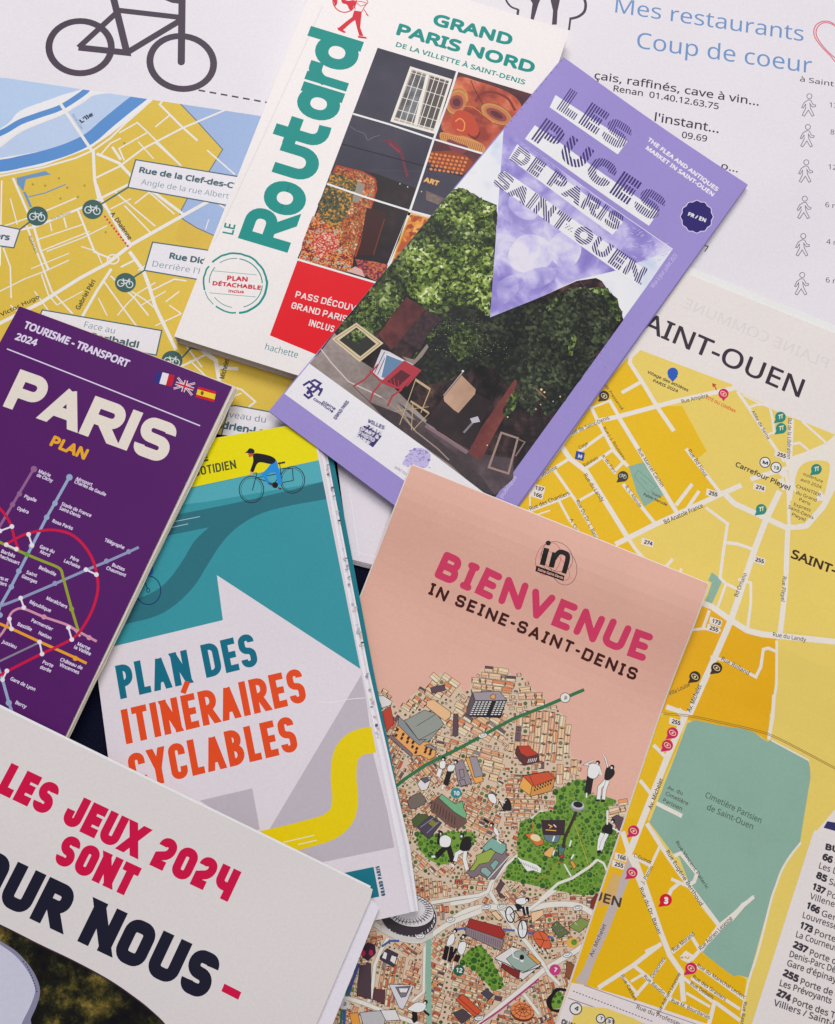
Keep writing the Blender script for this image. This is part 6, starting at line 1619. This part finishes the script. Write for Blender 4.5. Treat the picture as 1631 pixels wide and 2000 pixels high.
# ------------------------------------------------------------------ teal cycling plan
def build_cycle_plan():
    zf = plane3(((135, 903), 3.4), ((612, 823), 8.0), ((799, 1783), 9.1))
    cor = [(135, 903), (612, 823), (704, 1306), (799, 1783), (267, 1900)]
    p = Page('cycling_plan', 'teal and white folded cycling plan with orange capitals and a yellow winding road', 'folded plan', cor, zf)
    WP = C('#d9d1d6')
    # layers beneath: folded map leaves fanned to the right, then the teal back cover
    p.slab('back_cover', [(140, 903), (640, 822), (652, 900), (729, 1306), (799, 1654), (818, 1778), (282, 1903)], C('#1b7380'), .0003, dz=.0023)
    for i, (f, m) in enumerate(((1.0, '#e4dfe4'), (.78, '#cfc9d2'), (.58, '#dedade'), (.38, '#ece9ed'), (.18, '#d3ccd4'))):
        p.slab('map_leaf', [(138, 903), (612 + 12 * f, 823 - f), (626 + 13 * f, 887), (704 + 16 * f, 1306), (773.5 + 27 * f, 1654), (799 + 18.5 * f, 1782 - 3 * f), (272, 1901)], C(m), .00022, dz=.0019 - i * .00035)
    base = p.slab('cover', cor, WP, .0003, edge=C('#e2dce2'))
    TL, YE, RD_ = C('#35909a', wear=.12), C('#f2d200'), C('#2b6c78', wear=.12)
    p.poly('teal_field', [*PX('120,905 612,822 704,1306.5')] + X4('1475,1340 685,825 718,1072 80,1225') + PX('90,1290'), TL)
    fx = p.un([*PX('118,905 625,820 720,1320 100,1320')])
    p.poly('teal_field', X4('-200,500 560,345 1255,190 1275,185 1275,310 640,420 -200,520'), C('#4ea3ae', wear=.1))
    p.poly('yellow_field', [*PX('120,900 613,821 627,889'), *X4('1258,190 550,342 -200,505')], YE)
    # road across
    rd = [*X4('-200,560 430,510 800,430 1100,350 1285,310 1300,405 1050,450 860,520 760,590 690,670 620,790 540,900 440,1000 330,1060 150,1105 -100,1180'), *X4('-100,1000 200,965 330,920 420,850 500,740 560,640 640,560 420,610 -200,700')]
    p.poly('printed_road', smooth(X4('-100,585 200,545 450,495 800,425 1100,355 1278,308'), 5) + [*X4('1298,405')] + smooth(X4('1100,440 960,475 860,520 770,585 700,665 630,775 560,885 460,985 350,1050 200,1090 -60,1150'), 5) + smooth(X4('-60,1010 200,965 330,920 420,850 500,740 560,640 640,562'), 5) + X4('430,605 -100,720'), RD_)
    for s_ in ('430,535 592,503', '435,563 527,543'): p.line('printed_road', X4(s_), 1.3, '#a9c6cb')
    p.text('cover_lettering', 'LE', X4('560,213 640,197'), 15, '#3a4a24', bold=.09); p.stext('cover_lettering', 'QUOTIDIEN'.replace('Q', 'O'), X4('528,290 793,238'), 18, '#3a4a24', wf=.42, t=.17, cr=.2, gap=.12)
    # big arrow is the bare paper; grey shades inside it
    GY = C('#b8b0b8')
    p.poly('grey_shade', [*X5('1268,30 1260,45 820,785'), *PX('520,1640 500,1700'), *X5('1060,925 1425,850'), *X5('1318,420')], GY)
    p.poly('grey_shade', X5('505,632 750,575 785,765 740,800'), GY); p.poly('grey_shade', X5('1275,25 1320,300 1425,852 1428,870 1270,50'), GY) if 0 else None
    # capitals
    BL, OG = C('#10697f'), C('#dc4a1e', wear=.1)
    cp = lambda s_, e, h, m, part='title_lettering': p.stext(part, s_, e, h, m, wf=.44, t=.195, cr=.2, gap=.1, sp=.22)
    cp('PLAN', X4('150,1455') + X4('548,1368'), 66, BL) if 0 else None
    cp('PLAN', [X5('133,158')[0], X5('470,80')[0]], 67, BL); cp('DES', [X4('628,1390')[0], X4('915,1320')[0]], 66, BL)
    cp('ITINÉRAIRES', [X5('160,369')[0], X5('1008,168')[0]], 68, OG); cp('CYCLABLES', [X5('190,585')[0], X5('968,398')[0]], 70, OG)
    # yellow winding road
    yr = C('#e4c606')
    c_ = smooth(X5('1325,345 1240,365 1190,420 1178,520 1185,620 1170,700 1110,755 1000,790 900,815 700,860'), 8)
    p.line('yellow_road', c_, 50, yr); 
    for s_ in ('895,828 1040,795', '965,838 1052,818'): p.line('yellow_road', X5(s_), 1.6, '#f0ead0')
    # cyclist
    p.pc = 'printed_cyclist#1'
    K = C('#1c1f2c'); BLU = C('#1f88d0')
    for q, r in (('875,355', 24), ('1100,302', 24)):
        x, y = X4(q)[0]; p.line(p.pc, ell(x, y, r, r * 1.08, 0, 30), 1.6, K, closed=True); p.line(p.pc, ell(x, y, r * .86, r * .94, 0, 30), .8, K, closed=True)
    for s_ in ('880,360 905,265 900,290 1000,325 1105,305', '905,290 1035,265 1000,325', '1030,215 1045,330', '1100,240 1105,305', '1040,240 1100,238', '870,270 905,262'): p.line(p.pc, X4(s_), 1.6, K)
    p.poly(p.pc, smooth(X4('935,265 960,240 1000,190 1015,200 1030,260 1045,320 1020,325 1005,260 960,275 970,305 990,330 970,330 935,280'), 2, True), BLU)
    p.poly(p.pc, smooth(X4('885,158 940,160 990,175 1008,195 985,215 930,205 905,215 885,260 868,255 885,200'), 3, True), '#15141a')
    p.poly(p.pc, X4('855,150 885,150 885,170 862,178'), '#c0503c'); p.poly(p.pc, smooth(X4('850,145 865,128 888,135 890,155 860,155 840,152'), 3, True), '#1c1c2a'); p.poly(p.pc, X4('870,255 890,262 878,275 865,268'), '#d09a8c')
    p.line(p.pc, X4('1020,212 1060,205'), 3.6, '#3a1418'); p.poly(p.pc, ell(*X4('1005,330')[0], 6, 6, n=14), '#14121a'); p.line(p.pc, X4('968,318 990,330'), 2.6, '#5a1c24'); p.line(p.pc, X4('1022,345 1040,352'), 3, '#5a1c24')
    p.pc = 'printed_cyclist#2'
    x, y = X4('308,908')[0]; p.line(p.pc, ell(x, y, 24.5, 28, 0, 30), 1.8, '#16305c', closed=True); p.line(p.pc, ell(x, y, 3, 4, 0, 12), 1.6, '#16305c', closed=True); p.line(p.pc, X4('305,900 283,845'), 1.8, '#16305c')
    p.poly(p.pc, smooth(X4('300,775 330,775 333,815 305,825'), 3, True), '#1f5aa8'); p.line(p.pc, X4('305,800 330,790'), 1, '#16305c'); p.poly(p.pc, ell(*X4('335,733')[0], 4.6, n=10), '#b8382c'); p.poly(p.pc, X4('290,790 300,775 300,830 285,825'), '#e0b888')
    # corner panel
    p.poly('corner_panel', X7('880,670 1075,630 1112,820 1050,832'), '#187080'); p.stext('corner_lettering', 'GRAND PARIS', [X7('1152,812')[0], X7('1112,622')[0]], 8.5, '#27566a', wf=.5, t=.26, cr=.2, gap=.12)
    # fold scratch and long creases near the right edge
    p.line('crease', smooth(X5('1060,170 1120,172 1200,158 1290,150'), 4), 1.3, '#eee9ee')
    for s_ in ('1270,50 1345,440 1420,860 1445,990 1500,1160', ): p.line('crease', X5(s_), 1.4, '#ebe6ec')
    p.finish(on=base)
    # bits of printed map on the fanned leaves
    rnd = random.Random(8)
    p.off = -.0002
    bits = []
    save = p.xy; p.xy = p.un(PX('600,820 660,820 740,1306 830,1790 700,1790 690,1300'))
    for i in range(44):
        f = rnd.random(); y = 890 + f * 560; x = 626 + (y - 887) * .187 + rnd.uniform(2, 8)
        m = C(rnd.choice(('#8f8a94', '#b9b2bb', '#4a4850', '#c9a0a6', '#c9b26c', '#a8b0b8', '#9a95a0', '#b0abb4')))
        h = rnd.uniform(1, 5); p.off = -.0000
        p.poly('leaf_print', [(x, y), (x + rnd.uniform(3, 7), y - 1), (x + 5, y + h), (x + .5, y + h)], m, z=-.0002) if 0 else bits.append((x, y, h, m))
    p.xy = save
    zl = -.0019 + .0006
    for x, y, h, m in bits:
        pts = [(x + 3, y), (x + 8, y - 1), (x + 8.6, y + h - 1), (x + 3.5, y + h)]
        T = tess(p.un(pts, -.00048)); z_ = zf(T.reshape(-1, 2)).reshape(-1, 3, 1) - .00048 - .00001
        p.parts.setdefault('leaf_print', []).append((np.concatenate([T, z_], 2), m))
    p.finish(on=base)
build_cycle_plan()

# ------------------------------------------------------------------ violet plan of Paris
def build_violet():
    zf = plane3(((38, 598), 6.2), ((453, 755), 10.8), ((60, 1580), 8.8))
    cor = [(38, 598), (453, 755), (60, 1580), (-380, 1372)]
    va, vb = rays([cor[0], cor[1]]) * CAM_H; vn = (vb - va) / np.linalg.norm(vb - va); v0 = float(va @ vn)
    p = Page('violet_city_plan', 'violet folded city plan lettered PARIS with a metro diagram on its cover', 'folded plan', cor, zf,
             ruled=[(vn, np.arange(v0 - .05, v0 + .15, .005), lambda c: .0009 * np.sin((c - v0) / .105 * math.pi))])
    VI = C('#511b60', wear=.15, rough=.42)
    base = p.slab('cover', cor, VI, .0003, edge=C('#8a7a90'))
    rnd = random.Random(4)
    for i in range(7):
        e = 3 + (i * 1.6 if i < 5 else 6) ; j = rnd.uniform(-.8, .8)
        n_ = 26
        edge = []
        for k in range(n_ + 1):
            f = k / n_; x, y = 453 + (60 - 453) * f, 755 + (1580 - 755) * f
            o = (e + 3) * (1 - .55 * f) + rnd.uniform(-.7, .7) + j
            edge.append((x + o, y + 1 + o * .35))
        col = rnd.choice(('#cfc6b4', '#d8d0c2', '#c4baa8', '#ddd6c8'))
        p.slab('map_leaf', [(40, 600 + i * .3), (455 + e * .2, 754 + (i % 2)), *edge, (-378, 1374)], C(col), .00026, dz=.0006 + i * .00042)
    p.slab('back_cover', [(38, 598), (462, 757), (68, 1582), (-380, 1374)], C('#cdbb62'), .0003, dz=.0037)
    CR = C('#dcd3c6'); LT = C('#d6cce0')
    p.stext('title_lettering', 'PARIS', X1('18,725 1085,1110'), 80, CR, wf=.9, t=.255, cr=.36, gap=.09)
    p.text('title_lettering', 'PLAN', X1('325,985 560,1083'), 22, C('#e8a226'), bold=.075)
    p.text('header_lettering', 'TOURISME - TRANSPORT', X1('150,205 845,470'), 15.5, LT, bold=.06); p.text('header_lettering', '2024', X1('95,282 238,328'), 14.5, LT, bold=.06)
    p.line('header_rule', X1('46,344 1328,855'), 2.4, LT)
    # flags
    def flag(pts, cols, hor=False):
        a, b_, c, d = [np.array(q) for q in pts]
        n_ = len(cols)
        tot = sum(w for _, w in cols); f = 0
        for col, w in cols:
            g_ = f + w / tot
            if not hor: Q = [a + (b_ - a) * f, a + (b_ - a) * g_, d + (c - d) * g_, d + (c - d) * f]
            else: Q = [a + (d - a) * f, b_ + (c - b_) * f, b_ + (c - b_) * g_, a + (d - a) * g_]
            p.poly('flag_print', [tuple(q) for q in Q], col, step=False); f = g_
        p.off += DZ
    flag(X1('1040,490 1160,520 1140,595 1018,565'), [('#2c2a78', 1), ('#dcd6da', 1.1), ('#b8142c', 1)])
    flag(X1('1316,595 1436,628 1420,698 1298,664'), [('#c41424', 1), ('#ecc428', 2), ('#c41424', 1)], True); p.poly('flag_print', ell(*X1('1342,638')[0], 3.2, 4.4, n=8), '#7a4a20')
    a, b_, c, d = X1('1180,535 1295,572 1275,652 1152,608')
    p.poly('flag_print', [a, b_, c, d], '#3a2a6a'); mid = lambda u, v: ((u[0] + v[0]) / 2, (u[1] + v[1]) / 2)
    for q, w, m in (((a, c), 4.2, '#d8cdd8'), ((b_, d), 4.2, '#d8cdd8'), ((a, c), 1.5, '#b8142c'), ((b_, d), 1.5, '#b8142c'), ((mid(a, b_), mid(c, d)), 7, '#d8cdd8'), ((mid(a, d), mid(b_, c)), 7, '#d8cdd8'), ((mid(a, b_), mid(c, d)), 3.6, '#b8142c'), ((mid(a, d), mid(b_, c)), 3.6, '#b8142c')): p.line('flag_print', list(q), w, m)
    # metro diagram
    def ml(pts, col, w=5.4): p.line('metro_line', pts, w, col)
    RDm, BLm, OLm, PKm, ORm, MVm, GYm = C('#c21840'), C('#8fa3be'), C('#8f9a2c'), C('#cc8ca4'), C('#e39a26'), C('#8c6088'), C('#84808c')
    ml(X2('270,145 100,430 0,600 -60,680'), MVm); ml(X2('553,210 430,430 370,535 250,770 150,965 80,1100 0,1240 -30,1330'), BLm, 5.8)
    ml(X2('1105,770 1020,810 850,885 690,950 440,1060 170,1175 0,1240'), C('#8a93b4')); ml(smooth(X2('-60,700 50,755 220,830 340,880 440,920 485,950 500,1000'), 3) + X2('570,1260 625,1440'), OLm, 5.2)
    ml(smooth(X2('640,1480 560,1400 350,1325 190,1260 120,1270 80,1310 60,1380 20,1450 -40,1520'), 4), PKm, 4.8); ml(X2('550,1400 770,1520'), PKm, 4.8)
    ml(X2('-60,1355 95,1420 310,1520 600,1650 690,1695'), ORm, 5.2); ml(X3('-60,400 310,225'), GYm, 4); ml(X3('-30,380 20,520 70,700 100,790'), BLm, 5.6)
    ml(smooth(X2('-40,420 40,510 90,600 115,700 150,790'), 4), RDm, 5); ml(smooth(X2('60,740 130,700 220,660 350,635 450,635 560,665 650,735 730,850 770,980 780,1100 750,1230 690,1360 600,1480 460,1560 330,1620 150,1710 0,1790 -60,1830'), 6), RDm, 5.4)
    def st(q, Zf, col, r=5.6): p.poly('metro_station', ell(*Zf(q)[0], r, n=14), col)
    for q in ('270,148', '155,345', '100,430'): st(q, X2, MVm, 6.4 if q[0] == '2' else 5.2)
    for q in ('553,213', '438,420', '372,532', '250,760', '150,960', '90,1085', '0,1310'): st(q, X2, BLm, 6.4 if q[0] == '5' else 5.4)
    for q in ('1025,805', '848,880', '438,1058'): st(q, X2, C('#8a93b4'), 5)
    st('215,828', X2, C('#5f9a3c'), 5); st('570,1262', X2, OLm, 5)
    for q in ('350,1325', '710,1490'): st(q, X2, PKm, 5)
    st('600,1655', X2, ORm, 5); st('70,705', X3, BLm, 6)
    WHm = C('#e0d8e0')
    for Zf, s_ in ((X2, '0,640 95,605'), (X2, '50,750 130,785'), (X2, '228,668 255,755'), (X2, '685,948 768,988'), (X2, '165,1175 190,1250'), (X2, '75,1340 92,1420'), (X2, '545,1410 572,1505'), (X2, '315,1525 335,1620'), (X3, '55,450 20,520')):
        pts = Zf(s_); p.uid += 1; nm_ = f'metro_interchange#{p.uid}'; p.line(nm_, pts, 3.4, WHm)
        for q in pts: p.poly(nm_, ell(*q, 4.6, n=12), WHm)
    nm = lambda Zf, s_, e, h=7: p.text('station_name', s_, Zf(e), h, LT, bold=.06)
    nm(X2, 'Mairie', '302,175 398,212'); nm(X2, 'de Clichy', '288,205 415,255'); nm(X2, 'Pigalle', '188,375 285,412'); nm(X2, 'Opéra', '132,470 222,505')
    nm(X2, 'Aéroport', '598,232 730,285'); nm(X2, 'Charles de Gaulle', '588,258 838,365'); nm(X2, 'Stade de France', '485,435 722,532'); nm(X2, 'Saint-Denis', '468,468 635,538'); nm(X2, 'Rosa Parks', '412,570 575,635')
    nm(X2, 'Télégraphe', '828,722 985,788'); nm(X2, 'Gare du', '312,775 428,820'); nm(X2, 'Nord', '315,815 390,848'); nm(X2, 'Père', '555,862 622,890'); nm(X2, 'Lachaise', '505,888 632,942'); nm(X2, 'Buttes', '888,920 988,962'); nm(X2, 'Chaumont', '842,945 998,1008')
    nm(X2, 'Barbès', '5,812 115,855'); nm(X2, 'Rochechouart', '-60,830 150,912'); nm(X2, 'Belleville', '305,940 440,1002'); nm(X2, 'Saint', '205,980 290,1010'); nm(X2, 'Georges', '168,1010 290,1062'); nm(X2, 'Arts et', '-30,1020 62,1045'); nm(X2, 'Métiers', '-50,1055 50,1082')
    nm(X2, 'Maraîchers', '365,1185 530,1260'); nm(X2, 'République', '230,1215 400,1290'); nm(X2, 'Parmentier', '245,1362 415,1438'); nm(X2, 'Bastille', '135,1392 248,1440'); nm(X2, 'Nation', '302,1462 402,1508'); nm(X2, 'Jussieu', '10,1530 125,1580'); nm(X2, 'Marne', '612,1550 712,1592'); nm(X2, 'la Vallée', '585,1575 718,1635')
    nm(X3, 'Porte', '335,390 418,425'); nm(X3, 'dorée', '315,430 402,465'); nm(X3, 'Château de', '475,370 652,442'); nm(X3, 'Vincennes', '468,410 625,478'); nm(X3, 'Gare de Lyon', '78,522 275,612'); nm(X3, 'Bercy', '118,712 205,750')
    # rubbed ink along the long edge
    rub = C('#b7a6b8')
    for i in range(20):
        f = rnd.uniform(.15, .8); x, y = 453 + (60 - 453) * f - 1.2, 755 + (1580 - 755) * f
        p.poly('rubbed_edge', [(x, y), (x + 1.8, y + .5), (x + .6, y + rnd.uniform(2, 5))], rub, step=False)
    p.finish(on=base)
build_violet()

# ------------------------------------------------------------------ white games brochure, nearest
def build_games():
    zf = plane3(((0, 1383), 12.4), ((728, 1740), 12.2), ((0, 2050), 11.6))
    cor = [(-160, 1304), (728, 1737), (724, 1754), (566, 2120), (-160, 2120)]
    ga, gb = rays([(0, 1383), (728, 1740)]) * CAM_H; gn = (gb - ga) / np.linalg.norm(gb - ga); gn = np.array([gn[1], -gn[0]]); g0 = float(ga @ gn) + (.05 if gn[1] < 0 else -.05)
    p = Page('games_brochure', 'white brochure with red and black blocky capitals, lying over all the others', 'brochure', cor, zf,
             ruled=[(gn, np.arange(-.4, .4, .006), lambda c: .0005 * np.exp(-((c - g0) / .03) ** 2))])
    PW = C('#d6d0cd', rough=.5)
    base = p.slab('cover', cor, PW, .0003, edge=C('#ece9ec'))
    p.slab('inner_sheet', [(-160, 1298), (724, 1730.5), (716, 1762), (570, 2120), (-160, 2120)], C('#e8e5ea'), .0003, dz=.0007)
    p.slab('inner_sheet', [(-160, 1312), (705, 1738), (741, 1772), (602, 2120), (-160, 2120)], C('#ddd8e2'), .0003, dz=.0015)
    p.slab('inner_sheet', [(-160, 1316), (705, 1744), (738.5, 1774), (599, 2120), (-160, 2120)], C('#d2ccd6'), .0003, dz=.0019)
    RE, NV = C('#c60f43'), C('#1b1a2c')
    g_ = dict(wf=.66, t=.28, cr=.18, gap=.09, sp=.4)
    p.stext('title_lettering', 'LES JEUX 2024', X6('-25,478 1450,1180'), 60, RE, **g_)
    p.stext('title_lettering', 'SONT', X6('335,925 815,1150'), 58, RE, **g_)
    p.stext('title_lettering', 'POUR NOUS', X6('-420,997 1300,1812'), 84, NV, **g_)
    p.poly('title_lettering', X6('1430,1700 1538,1755 1518,1803 1410,1748'), RE)
    # cover picture: dark foliage with a pale rounded shape
    fo = photo_mat('print_autumn', [(0.25, '#0b0b10'), (.47, '#17160f'), (.58, '#2c2b16'), (.7, '#54491d'), (.85, '#86743a')], 560, 9, 110, 'noise', bigw=.5, dist=.9)
    pic = smooth(X6('-400,1150 0,1325 240,1445 480,1560 700,1680 860,1790 960,1870 1060,1970 1180,2150'), 5) + X6('1000,2500 -400,2500')
    p.poly('cover_photograph', pic, fo)
    p.line('cover_photograph', smooth(X6('-400,1152 0,1327 240,1447 480,1562 700,1682 860,1792 960,1872 1060,1972 1180,2152'), 5), 2.5, '#3a2630')
    p.poly('cover_photograph', smooth(X6('-300,1380 -60,1400 20,1440 110,1500 190,1590 240,1680 255,1760 230,1850 195,1930 170,2050 -300,2300'), 4, True), '#83829a')
    p.poly('cover_photograph', smooth(X6('-300,1400 -60,1425 20,1465 100,1525 170,1610 215,1700 222,1760 190,1850 140,1950 90,2080 -300,2300'), 4, True), '#c3c3d2')
    for i in range(12):
        t = i / 11; c_ = X6([(150 + 85 * t ** .7, 1560 + 190 * t)])[0]; p.poly('cover_photograph', ell(*c_, 1.4, n=6), '#2c2a3a', step=False)
    p.finish(on=base)
build_games()
